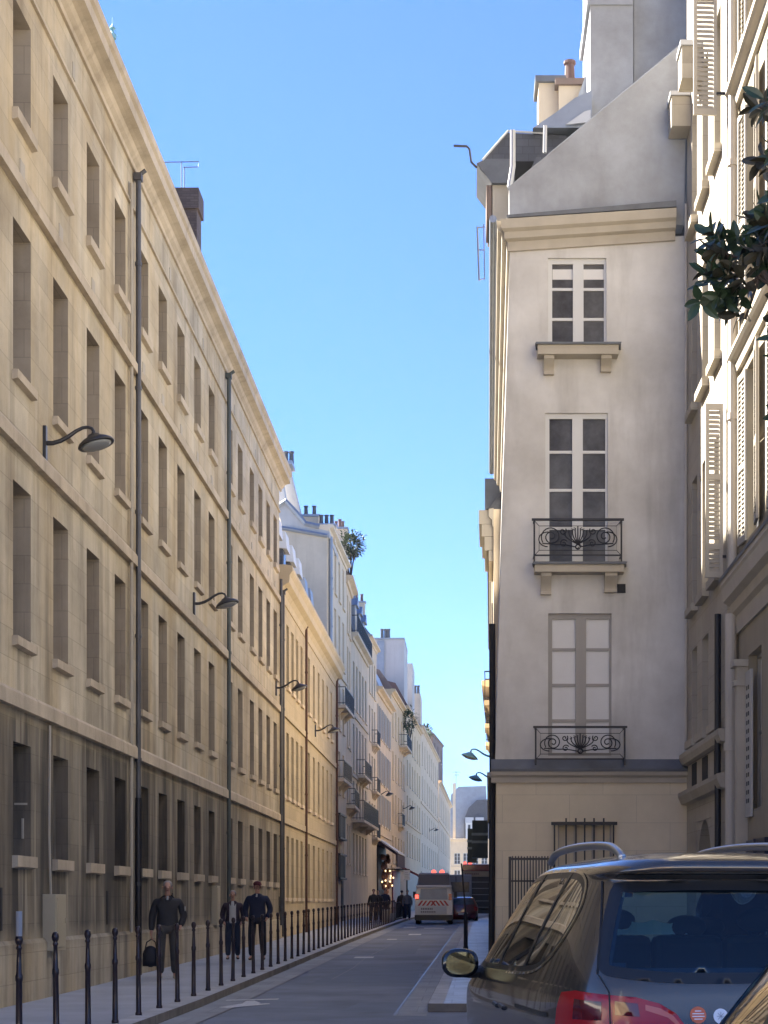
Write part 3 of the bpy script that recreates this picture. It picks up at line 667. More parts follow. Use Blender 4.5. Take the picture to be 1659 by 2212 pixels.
# ---------------------------------------------------------------- behind the camera: pale square added to bounce sun, domed building for the car glass
b = MB(); b.quad((-90, -140, .006), (90, -140, .006), (90, 4, .006), (-90, 4, .006)); tag(b.build('square', 'bounce_paving', recalc=False), kind='structure')
db = thing('domed_building', 'classical stone building with a dome standing behind the viewpoint', 'building', (0, -72, 0))
m = MB(); m.box(-30, -9, -84, -72, -.3, 15); m.box(9, 30, -84, -72, -.3, 15); m.box(-9, 9, -82, -70, -.3, 14); m.build('wall', 'far_cream', db, world=True)
m = MB(); m.extrude([(-9.6, -69.4, 14), (9.6, -69.4, 14), (0, -69.4, 18)], (0, -10, 0)); m.build('pediment', 'far_cream', db, world=True)
for k in range(6):
    m = MB(); m.lathe([(.75, 0), (.6, .6), (.52, 11.5), (.75, 12)], (-7.5 + 3 * k, -69.2, 0), 14); m.build('column', 'far_white', db, world=True)
m = MB(); m.lathe([(6, 14), (6, 21), (6.4, 21.5), (5.9, 22), (5.2, 26), (3.6, 29), (1.4, 31), (1.2, 34), (.6, 35), (.05, 38)], (0, -78, 0), 28); m.build('dome', 'zinc', db, world=True)
# ---------------------------------------------------------------- right side: the white gable
GD = 30.0
gx = lambda p: X(p, GD); gzv = lambda p: Z(p, GD)
wg = thing('white_gable_building', 'narrow white plastered gable with three tall windows, facing the camera', 'building', (gx(1068), GD, 0))
zb, zl = gzv(1640), gzv(1668)        # plaster starts above the slate band
# plaster face with openings; the left edge leans back with height
GW = [(1184, 1310, 557, 752), (1178, 1313, 892, 1222), (1184, 1321, 1325, 1646)]
gops = [(gx(a), gx(b_), gzv(d_), gzv(c_)) for a, b_, c_, d_ in GW]
gops[2] = (gops[2][0], gops[2][1], zb + .06, gops[2][3])
zc0 = gzv(545)                       # underside of the cornice
def lean(z): return gx(1069) + (gx(1101) - gx(1069)) * max(0, (z - 3.9)) / (zc0 - 3.9)
m = MB()
xr = gx(1482)
us = sorted({o[0] for o in gops} | {o[1] for o in gops} | {xr}); zs = sorted({zb, zc0} | {o[2] for o in gops} | {o[3] for o in gops})
for j in range(len(zs) - 1):
    za, zd = zs[j], zs[j + 1]
    xs = [None] + us
    for i in range(len(xs) - 1):
        xa0, xa1 = (lean(za), lean(zd)) if xs[i] is None else (xs[i], xs[i]); xb_ = xs[i + 1]
        uc, zc = ((xs[i] or xa0) + xb_) / 2, (za + zd) / 2
        if any(o[0] < uc < o[1] and o[2] < zc < o[3] for o in gops): continue
        m.quad((xa0, GD, za), (xb_, GD, za), (xb_, GD, zd), (xa1, GD, zd))
for a, b_, za, zd in gops:
    rv = .16
    m.quad((a, GD, za), (a, GD + rv, za), (a, GD + rv, zd), (a, GD, zd)); m.quad((b_, GD, za), (b_, GD, zd), (b_, GD + rv, zd), (b_, GD + rv, za)); m.quad((a, GD, zd), (a, GD + rv, zd), (b_, GD + rv, zd), (b_, GD, zd)); m.quad((a, GD, za), (b_, GD, za), (b_, GD + rv, za), (a, GD + rv, za))
m.quad((gx(1101), GD, zc0), (xr, GD, zc0), (xr, GD, zc0 + .3), (gx(1101) + .01, GD, zc0 + .02))
# street side face, leaning back
YE = 47.5
sx = lambda y: (y - 30) * .0117
m.quad((lean(zb), GD, zb), (lean(zc0), GD, zc0), (lean(zc0) + sx(YE), YE, zc0), (lean(zb) + sx(YE), YE, zb))
m.quad((xr, GD, zb), (xr, YE, zb), (xr, YE, zc0), (xr, GD, zc0))
m.build('wall', 'plaster', wg, world=True, recalc=False)
# ground floor: stone faced with blind window opening
m = MB(); xl = gx(1072); go = (gx(1205), gx(1322), .95, gzv(1780))
for (a, b_, c_, d_) in ((xl, go[0], -.2, zl), (go[1], gx(1490), -.2, zl), (go[0], go[1], -.2, go[2]), (go[0], go[1], go[3], zl)):
    m.quad((a, GD + .0, c_), (b_, GD, c_), (b_, GD, d_), (a, GD, d_))
m.quad((xl, GD, -.2), (xl, GD, zl), (xl + sx(YE), YE, zl), (xl + sx(YE), YE, -.2))
m.box(go[0], go[1], GD + .18, GD + .2, go[2], go[3])
for x in (go[0], go[1]): m.quad((x, GD, go[2]), (x, GD + .18, go[2]), (x, GD + .18, go[3]), (x, GD, go[3]))
m.quad((go[0], GD, go[3]), (go[0], GD + .18, go[3]), (go[1], GD + .18, go[3]), (go[1], GD, go[3]))
m.build('ground_wall', 'plaster_stone', wg, world=True, recalc=False)
m = MB()
pr = [(0, zl - .19), (-.05, zl - .19), (-.06, zl - .10), (-.13, zl - .06), (-.15, zl), (0, zl)]
m.extrude([(gx(1068) - .06, GD + v, z) for v, z in pr], (gx(1484) - gx(1068) + .06, 0, 0))
m.extrude([(gx(1070) + v, GD, z) for v, z in pr], (sx(YE), YE - GD, 0)); m.build('string_course', 'cream_trim', wg, world=True)
m = MB(); m.extrude([(gx(1068) - .06, GD - .16, zl + .003), (gx(1068) - .06, GD - .17, zl + .05), (gx(1068) - .06, GD + .0, zb), (gx(1068) - .06, GD + .06, zb), (gx(1068) - .06, GD + .06, zl + .003)], (gx(1484) - gx(1068) + .06, 0, 0)); m.build('slate_ledge', 'slate_band', wg, world=True)
# main cornice, climbing a little to the right, returned along the street
def cor(z0): return [(0, z0), (-.05, z0), (-.06, z0 + .16), (-.14, z0 + .19), (-.15, z0 + .30), (-.22, z0 + .34), (-.24, z0 + .50), (0, z0 + .54)]
m = MB(); rise = .20; P = cor(zc0)
a_ = [m.pt((lean(zc0) + v * .7, GD + v, z)) for v, z in P]; b2 = [m.pt((gx(1458), GD + v, z + rise)) for v, z in P]
for k in range(len(P)): m.face((a_[k], a_[(k + 1) % len(P)], b2[(k + 1) % len(P)], b2[k]))
m.face(a_[::-1]); m.face(b2)
a_ = [m.pt((lean(zc0) + v, GD + v * .7, z)) for v, z in P]; b2 = [m.pt((lean(zc0) + v + sx(YE), YE, z)) for v, z in P]
for k in range(len(P)): m.face((a_[k], a_[(k + 1) % len(P)], b2[(k + 1) % len(P)], b2[k]))
m.face(a_[::-1]); m.face(b2)
m.build('cornice', 'cream_trim', wg, world=True)
m = MB(); a = MB()
m.extrude([(gx(1094), GD - .22, zc0 + .53), (gx(1458), GD - .22, zc0 + .53 + rise), (gx(1458), GD - .22, zc0 + .64 + rise), (gx(1094), GD - .22, zc0 + .58)], (0, .5, 0)); m.build('flashing', 'slate_band', wg, world=True)
# grey gable triangle and the tall grey chimney walls behind it
zt0 = zc0 + .5
m = MB(); m.extrude([(gx(1100), GD + .02, zt0), (gx(1478), GD + .02, zt0), (gx(1484), GD + .02, gzv(85)), (gx(1100), GD + .02, gzv(402))], (0, .4, 0)); m.build('gable_wall', 'plaster_grey', wg, world=True)
m = MB(); m.tube([(gx(1098), GD + .1, gzv(404)), (gx(1484), GD + .1, gzv(83))], .03, 6); m.build('gable_flashing', 'slate_band', wg, world=True)
m = MB(); m.box(X(1275, 31), X(1368, 31), 31.0, 33, 14, 22.5); m.box(X(1275, 31) - .06, X(1366, 31), 30.96, 33.04, Z(12, 31), Z(12, 31) + .2); m.build('chimney_wall', 'plaster_grey', wg, world=True)
m = MB(); m.box(X(1368, 31.2) + .01, X(1500, 31.2), 31.2, 36, 12, 22.5); m.build('upper_wall', 'plaster_grey', wg, world=True)
# roof slopes behind the gable: lower slate slope to the street, zinc above
m = MB()
lo = [(gx(1092) - .05, zc0 + .5), (gx(1160), gzv(300)), (gx(1200), gzv(283)), (gx(1300), gzv(236)), (gx(1484), gzv(100)), (gx(1484), zc0)]
lo = [(x - .0, z - .12) for x, z in lo]
m.extrude([(x, GD + .43, z) for x, z in lo], (sx(YE), YE - GD - .5, 0)); m.build('roof', 'slate', wg, world=True)
# dormer seen in profile: slate cheek, hipped hood, pale uprights
m = MB(); dy = GD + .9
m.extrude([(X(1062, dy), dy, Z(395, dy)), (X(1030, dy), dy, Z(352, dy)), (X(1052, dy), dy, Z(343, dy)), (X(1112, dy), dy, Z(343, dy)), (X(1112, dy), dy, Z(395, dy))], (0, 1.5, 0)); dmo = m.build('dormer_hood', 'slate_band', wg, world=True)
m = MB(); m.extrude([(X(1042, dy), dy + .05, Z(346, dy)), (X(1097, dy), dy + .05, Z(284, dy)), (X(1225, dy), dy + .05, Z(290, dy)), (X(1225, dy), dy + .05, Z(346, dy))], (0, 1.4, 0)); m.build('dormer_roof', 'slate', dmo, world=True)
m = MB(); m.tube([(X(1042, dy), dy, Z(346, dy)), (X(1097, dy), dy, Z(283, dy)), (X(1180, dy), dy, Z(288, dy))], .022, 6); m.build('dormer_ridge', 'zinc_light', dmo, world=True)
m = MB(); m.box(X(1055, dy), X(1075, dy), dy + .2, dy + 1.5, Z(465, dy), Z(394, dy)); m.box(X(1062, dy), X(1112, dy), dy + .1, dy + 1.5, Z(480, dy), Z(394, dy)); m.build('dormer_cheek', 'cream_trim', dmo, world=True)
m = MB(); m.box(X(1051, dy), X(1064, dy), dy + .1, dy + 1.3, Z(465, dy), Z(395, dy)); m.build('dormer_shutter', 'brown_brick', dmo, world=True)
m = MB(); m.tube([(X(1108, 30.4), 30.4, Z(282, 30.4)), (X(1108, 30.4), 30.4, Z(360, 30.4)), (X(1101, 30.4), 30.4, Z(405, 30.4))], .05, 8)
m.tube([(X(1178, 30.4), 30.4, Z(272, 30.4)), (X(1177, 30.4), 30.4, Z(330, 30.4))], .035, 8); m.build('vent_pipe', 'zinc_light', wg, world=True)
m = MB(); m.extrude([(X(1150, 31), 30.7, Z(292, 31)), (X(1195, 31), 30.7, Z(262, 31)), (X(1240, 31), 30.7, Z(228, 31)), (X(1276, 31), 30.7, Z(212, 31)), (X(1276, 31), 30.7, Z(292, 31))], (0, 3, 0)); m.build('upper_roof', 'zinc', wg, world=True)
m = MB(); m.extrude([(X(1222, 30.6), 30.62, Z(268, 30.6)), (X(1262, 30.6), 30.62, Z(240, 30.6)), (X(1276, 30.6), 30.62, Z(236, 30.6)), (X(1276, 30.6), 30.62, Z(262, 30.6))], (0, .04, 0)); m.build('roof_light', 'zinc_light', wg, world=True)
cs = stack(wg, X(1187, 33), 33, 14, Z(185, 33), X(1210, 33) - X(1160, 33), .7, 'far_white', 0, cap='slate_band')
cs = stack(wg, X(1232, 32.6), 32.8, 14, Z(180, 32.6), X(1260, 32.6) - X(1208, 32.6), .7, 'far_white', 1, cap='brown_brick')
m = MB(); m.extrude([(X(1262, 32), 32.0, Z(260, 32)), (X(1240, 32), 32.0, Z(232, 32)), (X(1275, 32), 32.0, Z(135, 32)), (X(1290, 32), 32.0, Z(135, 32)), (X(1290, 32), 32.0, Z(260, 32))], (0, .6, 0)); m.build('chimney_shoulder', 'plaster_grey', wg, world=True)
m = MB(); m.tube([(X(980, 31), 31, Z(315, 31)), (X(1008, 31), 31, Z(316, 31)), (X(1014, 31), 31, Z(322, 31)), (X(1018, 31), 31, Z(350, 31)), (X(1030, 31), 31, Z(362, 31))], .022, 6); m.build('roof_hook', 'lead_pipe', wg, world=True)
m = MB()
y1, y2 = 33.5, 38.5
for p_, q_ in (((1031, 492), (1047, 490)), ((1035, 604), (1047, 602)), ((1034, 540), (1046, 540))):
    m.tube([(X(p_[0], y1), y1, Z(p_[1], y1)), (X(q_[0], y1), y1, Z(q_[1], y1))], .012, 6)
m.tube([(X(1031, y1), y1, Z(490, y1)), (X(1035, y1), y1, Z(606, y1))], .02, 6); m.tube([(X(1045, y1), y1, Z(484, y1)), (X(1047, y1), y1, Z(604, y1))], .012, 6); m.build('roof_guard', 'zinc', wg, world=True)
# gutter pipe along the street cornice and rain pipe down the corner
m = MB(); m.tube([(lean(zc0) - .30, GD - .1, zc0 + .56), (lean(zc0) - .30 + sx(YE), YE, zc0 + .56)], .07, 8); m.build('gutter_pipe', 'zinc', wg, world=True)
# windows
def gable_window(op, bars, blind=False, mt='window_white'):
    a, b_, za, zd = op; wd = b_ - a; h = zd - za
    f = MB(); f.box(a, b_, GD + .055, GD + .15, za, za + .06); f.box(a, b_, GD + .055, GD + .15, zd - .09, zd)
    for x0, x1 in ((a, a + .075), (b_ - .04, b_)): f.box(x0, x1, GD + .055, GD + .15, za + .06, zd - .09)
    c = (a + b_) / 2 + .02
    f.box(c - .095, c + .095, GD + .045, GD + .12, za + .06, zd - .09)
    for k in range(1, bars):
        z = za + h * k / bars
        f.box(a + .075, c - .095, GD + .07, GD + .11, z - .025, z + .025); f.box(c + .095, b_ - .04, GD + .07, GD + .11, z - .025, z + .025)
    o = f.build('window', mt, wg, world=True)
    p = MB(); p.box(a + .05, b_ - .03, GD + .095, GD + .105, za + .03, zd - .05); p.build('pane', 'pane' if not blind else 'blind', o, world=True)
    return o
o1 = gable_window(gops[0], 3); o2 = gable_window(gops[1], 4); o3 = gable_window(gops[2], 4, True, 'window_grey')
m = MB()
for (a, b_) in ((1194, 1241), (1260, 1305)): m.box(gx(a), gx(b_), GD + .088, GD + .094, gzv(600), gzv(578))
m.build('roller_blind', 'blind', o1, world=True)
def ledge(x0, x1, yt, ym, yb2, cor_):
    m = MB(); m.extrude([(gx(x0 - 6), GD - .34, gzv(ym)), (gx(x0 - 4), GD - .34, gzv(ym) + .035), (gx(x0 - 2), GD + .02, gzv(yt)), (gx(x0 - 2), GD + .02, gzv(ym))], (gx(x1) - gx(x0) + .06, 0, 0)); o = m.build('window_ledge', 'slate_band', wg, world=True)
    m = MB(); m.box(gx(x0), gx(x1 - 3), GD - .30, GD, gzv(yb2), gzv(ym) - .003); m.build('ledge_stone', 'cream_trim', o, world=True)
    for q0, q1, qb in cor_:
        m = MB(); w_ = gx(q1) - gx(q0); z0_, z1_ = gzv(qb), gzv(yb2) - .002; n = 8; pts = [(gx(q0), GD, z1_), (gx(q0), GD - .25, z1_)]
        for k in range(n + 1):
            t = k / n; pts.append((gx(q0), GD - .25 + .17 * math.sin(t * math.pi / 2) , z1_ - .06 - (z1_ - z0_ - .12) * t))
        pts += [(gx(q0), GD - .10, z0_), (gx(q0), GD, z0_)]
        m.extrude(pts, (w_, 0, 0)); m.build('corbel', 'cream_trim', o, world=True)
ledge(1160, 1336, 744, 756, 776, ((1174, 1196, 812), (1297, 1319, 806)))
ledge(1154, 1348, 1212, 1226, 1242, ((1168, 1190, 1286), (1305, 1331, 1281)))
# wrought iron rails with scrolls
def spiral(cx, cz, r, turns, s=1, n=26, a0=0):
    return [(cx + s * r * (1 - k / n * .86) * math.cos(a0 + turns * 2 * math.pi * k / n), cz + r * (1 - k / n * .86) * math.sin(a0 + turns * 2 * math.pi * k / n)) for k in range(n + 1)]
def iron_rail(x0, x1, yt, yb2):
    xa, xb_, zt, z0 = gx(x0), gx(x1), gzv(yt), gzv(yb2); y = GD - .28; W = xb_ - xa; H = zt - z0; c = (xa + xb_) / 2
    m = MB()
    m.box(xa - .03, xb_ + .03, y - .03, y + .03, zt - .035, zt); m.box(xa, xb_, y - .012, y + .012, z0 + .05, z0 + .075)
    for x in (xa, xb_ - .03): m.box(x, x + .03, y - .015, y + .015, z0 - .05, zt - .035); m.box(x, x + .025, y, GD, zt - .03, zt - .008); m.box(x, x + .025, y, GD, z0 + .05, z0 + .07)
    o = m.build('balcony_rail', 'iron', wg, world=True)
    m = MB(); T = lambda pts, r=.011: m.tube([(p[0], y, p[1]) for p in pts], r, 6)
    ia, ib, it, ib0 = xa + .10, xb_ - .10, zt - .13, z0 + .15
    T([(ia, ib0), (ib, ib0), (ib, it), (ia, it), (ia, ib0)], .006)
    for q in ((ia, ib0, xa + .02, z0 + .06), (ib, ib0, xb_ - .02, z0 + .06), (ia, it, xa + .02, zt - .04), (ib, it, xb_ - .02, zt - .04)): T([(q[0], q[1]), (q[2], q[3])], .006)
    zc = (it + ib0) / 2; hh = it - ib0
    for s in (-1, 1):
        T(spiral(c + s * W * .30, zc + hh * .06, hh * .42, 2.0, s, 40, a0=-.6)); T(spiral(c + s * W * .16, zc - hh * .22, hh * .17, 1.4, -s, 22, a0=.5)); T(spiral(c + s * W * .17, zc + hh * .28, hh * .16, 1.3, s, 20, a0=2.4))
        # long sweeping stems
        st = []
        for k in range(17):
            t = k / 16; st.append((c + s * (W * .03 + W * .37 * t), zc - hh * .36 + hh * .10 * math.sin(t * math.pi) * 1.2 - hh * .05 * t + hh * .5 * max(0, t - .55) ** 1.2))
        T(st)
        st = [(c + s * (W * .44 - W * .10 * (1 - math.cos(a))), zc + hh * .30 * math.sin(a) - hh * .05) for a in [x * math.pi / 12 for x in range(-6, 8)]]; T(st)
        for f_ in (.03, .06, .10, .145):
            pl = [(c + s * f_ * W * math.sin(t * math.pi * .62) , zc - hh * .25 + hh * .70 * t * (1 - f_ * 1.9)) for t in [k / 10 for k in range(11)]]; T(pl)
            e = pl[-1]; T(spiral(e[0] + s * .02, e[1] - .02, .028, 1, s, 10, a0=1.2), .006)
    T([(c, zc - hh * .25), (c, it)]); T(spiral(c, zc - hh * .36, hh * .15, 1.0, 1, 20), .008); T([(c + .04 * math.cos(a), zc - hh * .36 + .04 * math.sin(a)) for a in [k * math.pi / 8 for k in range(17)]], .012)
    m.build('scrollwork', 'iron', o, world=True)
iron_rail(1151, 1341, 1128, 1214); iron_rail(1154, 1348, 1572, 1650)
m = MB(); m.tube([(gx(1068) - .05, GD + .25, .2), (gx(1068) - .03, GD + .25, 4.0), (gx(1066) - .02, GD + .25, 6.6)], .06, 10); m.build('drainpipe', 'iron', wg, world=True)
m = MB(); m.box(gx(1333), gx(1351), GD - .03, GD + .01, gzv(1281), gzv(1262)); m.build('vent_grille', 'dark_void', wg, world=True)
m = MB(); y = GD - .12
m.box(gx(1190), gx(1332), y - .02, y + .02, gzv(1783), gzv(1776))
for k, q in enumerate((1197, 1222, 1243, 1262, 1282, 1303, 1324)):
    m.box(gx(q) - .014, gx(q) + .014, y - .014, y + .014, .95, gzv(1768 if k not in (0, 6) else 1776))
m.box(gx(1192), gx(1329), y - .012, y + .012, 1.0, 1.04); m.box(gx(1197), gx(1197) + .02, y, GD, gzv(1783), gzv(1779)); m.box(gx(1324), gx(1324) + .02, y, GD, gzv(1783), gzv(1779))
m.build('window_bars', 'iron', wg, world=True)
m = MB(); yy = GD + .12; x0, x1 = go[0], go[1]
for q in range(4): x = x0 + (x1 - x0) * q / 3; m.box(x - .03, x + .03, yy, yy + .05, .95, go[3])
m.box(x0, x1, yy, yy + .05, 1.9, 1.95); m.build('window_shutter', 'window_grey', wg, world=True)
# iron railing beside the gable corner
rl = thing('iron_railing', 'dark iron railing standing against the foot of the white gable', 'railing', (gx(1100), 29.0, .12))
m = MB(); xa, xb_ = X(1101, 29), X(1196, 29); zt = Z(1853, 29)
m.box(xa, xb_, 28.98, 29.02, zt - .04, zt); m.box(xa, xb_, 28.98, 29.02, .3, .34); m.box(xa, xb_, 28.985, 29.015, Z(1905, 29), Z(1905, 29) + .03); n = 15
for k in range(n + 1): x = xa + (xb_ - xa) * k / n; m.box(x - .011, x + .011, 28.985, 29.015, .12, zt + (.03 if k % 5 else .02))
m.box(xa - .02, xa + .03, 28.97, 29.03, .12, zt + .02); m.build('bars', 'iron', rl, world=True)

# ---------------------------------------------------------------- wing between the gable and the cream building
wgx = 3.9
wing = thing('stone_wing', 'narrow recessed stone wing with slim dark windows right of the white gable', 'building', (wgx, 29.98, 0), R(-90))
WL = 29.98 - 25.3
lu = lambda d: 29.98 - d
cols_ = [(28.64, 29.3), (27.3, 28.02), (25.95, 26.65)]
rws = [(4.38, 5.97), (6.68, 8.9), (10.1, 12.2), (13.3, 15.5)]
wo = [(lu(b_), lu(a), za, zd) for a, b_ in cols_ for za, zd in rws]
arch = (lu(28.75), lu(27.0), .1, 2.95); wo.append(arch)
m = MB(); facade(m, WL, -.3, 20, wo, .3); shell(m, WL, -.3, 20, 5); m.build('wall', 'wing_stone', wing, recalc=False)
m = MB()
for sd in (0, 1):
    u0 = arch[0] if sd == 0 else arch[1]; uc = (arch[0] + arch[1]) / 2; hw = (arch[1] - arch[0]) / 2; pts = [(u0, .02, 2.95)]
    for k in range(11):
        a = math.pi / 2 * k / 10; pts.append((uc + (-1 if sd == 0 else 1) * hw * math.sin(a), .02, 1.75 + 1.2 * math.cos(a)))
    m.extrude(pts, (0, .26, 0))
m.build('arch_spandrel', 'wing_stone', wing)
m = MB(); m.box(arch[0], arch[1], .25, .29, .1, 2.95); m.build('door', 'trousers_grey', wing)
for za, zd in rws:
    for a, b_ in cols_:
        f, p = window_mesh('w', b_ - a - .01, zd - za, (1, 3), y=.2); o = f.build('window', 'window_grey', wing, loc=((lu(a) + lu(b_)) / 2, 0, za)); p.build('pane', 'pane', o)
        s = MB(); s.box(-(b_ - a) / 2 - .1, (b_ - a) / 2 + .1, -.12, .16, -.13, -.004); s.build('sill', 'wing_stone', o)
m = MB(); run(m, [(0, 3.3), (-.1, 3.32), (-.16, 3.45), (-.16, 3.52), (0, 3.56)], 0, WL); m.build('string_course', 'wing_stone', wing)
m = MB(); run(m, [(0, 4.0), (-.10, 4.02), (-.14, 4.12), (-.14, 4.2), (0, 4.22)], 0, WL); m.build('string_course', 'wing_stone', wing)
for a, b_ in cols_:
    m = MB(); m.box(lu(b_) + .05, lu(a) - .05, -.012, .05, 3.58, 3.98); m.build('balustrade_gap', 'dark_void', wing)
for za, zd, pj in ((16.0, 16.9, .42), (13.9, 15.0, .5)):
    pass
# stone hoods standing out from the wing, leaded on top
for d, p0, yt, yb2, tp in ((29.45, 1451, 198, 272, 9), (28.0, 1473, 88, 168, 11)):
    m = MB(); m.box(X(p0, d), wgx, d, d + .5, Z(yb2, d), Z(yt + tp, d)); o = m.build('window_hood', 'wing_stone', wing, world=True)
    m = MB(); m.box(X(p0, d) - .03, wgx, d - .04, d + .52, Z(yt + tp, d), Z(yt, d)); m.build('hood_cap', 'zinc_light', o, world=True)
m = MB(); m.tube([(3.82, 25.72, .2), (3.82, 25.72, 6.0)], .05, 8); m.build('drainpipe', 'iron', wing, world=True)
m = MB(); m.tube([(3.86, 29.8, 4.3), (3.86, 29.8, 14)], .025, 8); m.build('drainpipe', 'pale_pipe', wing, world=True)
def louvre(name, parent, M_, wd, h, mt='shutter', slat='shutter_slat', rails=(0, .45, 1)):
    """louvred shutter leaf in the local plane x-z, thickness y, origin bottom corner"""
    f = MB(); f.M = M_; st = .055
    f.box(0, st, -.02, .02, 0, h); f.box(wd - st, wd, -.02, .02, 0, h)
    for r_ in rails: z = max(0, min(h - .09, r_ * h - .045)); f.box(st, wd - st, -.02, .02, z, z + .09)
    s = f; s.mi = 1; n = int(h / .075)
    for k in range(n):
        z = .09 + (h - .18) * k / n
        if any(abs(z + .03 - max(.045, min(h - .045, r_ * h))) < .07 for r_ in rails): continue
        s.extrude([(st, -.018, z), (st, -.010, z - .006), (st, .018, z + .05), (st, .010, z + .056)], (wd - 2 * st, 0, 0))
    return f.build(name, [mt, slat], parent, world=True)
# big open shutters at the near end of the wing, standing square to its wall
for (xa, xb_, yt, yb2) in ((1524, 1562, 872, 1248), (1498, 1549, -260, 248)):
    d = 25.42; wd = X(xb_, d) - X(xa, d); h = Z(yt, d) - Z(yb2, d)
    louvre('shutter', wing, Matrix.Translation((X(xa, d), d, Z(yb2, d))) @ Matrix.Rotation(R(3), 4, 'Z'), wd, h, rails=(0, .18, .58, 1) if yb2 > 1000 else (0, .5, 1))
    m = MB(); m.box(X(xb_, d) - .01, wgx, d - .02, d + .02, Z(yb2, d) + .3, Z(yb2, d) + .34); m.build('shutter_hinge', 'iron', wing, world=True)

# ---------------------------------------------------------------- cream building at the right edge
cx0 = 4.05; yN, yF = 16.5, 25.2
cr = thing('cream_shutter_building', 'sunlit cream building with louvred shutters along the right edge', 'building', (cx0, yF, 0), R(-90))
CW = yF - yN; cu = lambda d: yF - d
wins = []
for k in range(3):
    d0 = 24.4 - 2.4 * k
    for za, zd in ((6.85, 9.35), (10.2, 13.2), (14.2, 17.0)): wins.append((cu(d0), cu(d0) + .95, za, zd))
gw = [(cu(24.3 - 3.2 * k), cu(24.3 - 3.2 * k) + 1.1, 2.9, 5.15) for k in range(2)]
m = MB(); facade(m, CW, -.3, 20, wins + gw, .25); shell(m, CW, -.3, 20, 8); m.build('wall', 'cream', cr, recalc=False)
for a, c, pj in ((13.5, 13.78, .20), (9.5, 9.75, .18)):
    m = MB(); run(m, [(0, a), (-pj * .3, a), (-pj * .45, a + .12), (-pj * .8, a + .16), (-pj, a + .2), (-pj, c), (0, c + .04)], 0, CW); m.build('string_course', 'cream_trim', cr)
m = MB(); run(m, [(0, 5.6), (-.04, 5.6), (-.05, 5.85), (-.11, 5.9), (-.13, 6.03), (-.22, 6.09), (-.25, 6.27), (-.27, 6.31), (-.27, 6.4), (0, 6.46)], -.05, CW); m.build('cornice', 'cream_trim', cr)
m = MB(); run(m, [(-.0, 6.465), (-.275, 6.405), (-.285, 6.38), (-.285, 6.44), (0, 6.50)], -.06, CW); m.build('cornice_lead', 'slate_band', cr)
for za, zd in ((6.85, 9.35), (10.2, 13.2), (14.2, 17.0)):
    for k in range(3):
        d0 = 24.4 - 2.4 * k
        f, p = window_mesh('w', .94, zd - za, (1, 3), y=.17); o = f.build('window', 'window_white', cr, loc=(cu(d0) + .475, 0, za)); p.build('pane', 'pane', o)
        if k < 3:
            for sd in (-1, 1):
                uu = cu(d0) + (-.47 if sd < 0 else .97)
                Ml = wm(cr) @ Matrix.Translation((uu, -.05, za)) @ Matrix.Rotation(R(-6 * sd if sd > 0 else 5), 4, 'Z')
                louvre('shutter', cr, Ml, .46, zd - za)
for i, (u0, u1, za, zd) in enumerate(gw):
    f, p = window_mesh('w', u1 - u0 - .01, zd - za, (1, 2), y=.17, frame='window_grey'); o = f.build('window', 'window_grey', cr, loc=((u0 + u1) / 2, 0, za)); p.build('pane', 'blind', o)
    m = MB(); m.box(u0 - .22, u0 - .03, -.16, 0, .2, 5.0); m.box(u0 - .28, u0 + .02, -.22, 0, 5.0, 5.1); m.box(u0 - .26, u0, -.2, 0, 4.72, 4.8); m.build('pilaster', 'cream_trim', cr)
    if i < 2:
        m = MB(); m.M = wm(cr) @ Matrix.Translation((u0 + .05, -.03, za - .1)); m.box(0, .42, -.02, .02, 0, 2.1); m.mi = 1
        for z in range(14):
            for x in range(2): m.box(.11 + x * .14, .17 + x * .14, -.026, -.018, .2 + z * .125, .26 + z * .125)
        m.build('shutter', ['shutter_grey', 'dark_void'], cr, world=True)
m = MB(); m.box(cu(23.9), cu(22.4), -.10, -.02, .1, 2.45); m.box(cu(23.15), cu(23.10), -.13, -.02, .1, 2.45); m.build('door', 'blue_door', cr)
m = MB(); u = cu(25.15); m.tube([(u, -.12, .2), (u, -.12, 5.9)], .085, 12)
for z in (2.2, 3.85): m.tube([(u, -.12, z), (u, -.12, z + .12)], .11, 12)
m.build('drainpipe', 'pale_pipe', cr)
m = MB(); u = cu(25.1); m.tube([(u, -.10, 6.5), (u, -.10, 18)], .065, 10)
for z in (8.8, 12.6): m.tube([(u, -.1, z), (u, -.1, z + .1)], .085, 10)
m.build('drainpipe', 'pale_pipe', cr)

# ---------------------------------------------------------------- right side of the street beyond the gable
rows_r = [(5.2, 7.3), (8.6, 10.7), (12, 14), (15, 16.8)]
r2, _, _ = building('corner_shop_house', 'tall house with a heavy stone cornice edge just left of the white gable', (1.05, 74), (.70, 47.6), 12.75, 'far_white', [(5.2, 7.3), (8.2, 10.3)], 8, 1.0, D=9, cornice=(.14, .5), cmat='cream_trim', courses=(4.4,), roof=(roofpts(1.6, 2.4, 1.4, 9), 'slate'), shutters=True)
for u in (5, 12, 19): balcony(r2, u, 8.1, 1.9, .3)
m = MB(); W2 = 26.4
for z0_, z1_, pj in ((12.35, 12.75, .42), (12.0, 12.34, .34), (11.6, 11.99, .26), (11.3, 11.59, .14)): m.box(W2 - 3.2, W2 - .1, -pj, 0, z0_, z1_)
m.build('bay_cornice', 'cream_trim', r2)
m = MB(); m.box(W2 - 2.6, W2 - .3, -.25, .5, 12.76, 13.7); m.build('bay_dormer', 'slate_band', r2)
m = MB()
m.box(4, 25, -.10, .02, .2, 3.7); m.build('shopfront', 'shop_dark', r2)
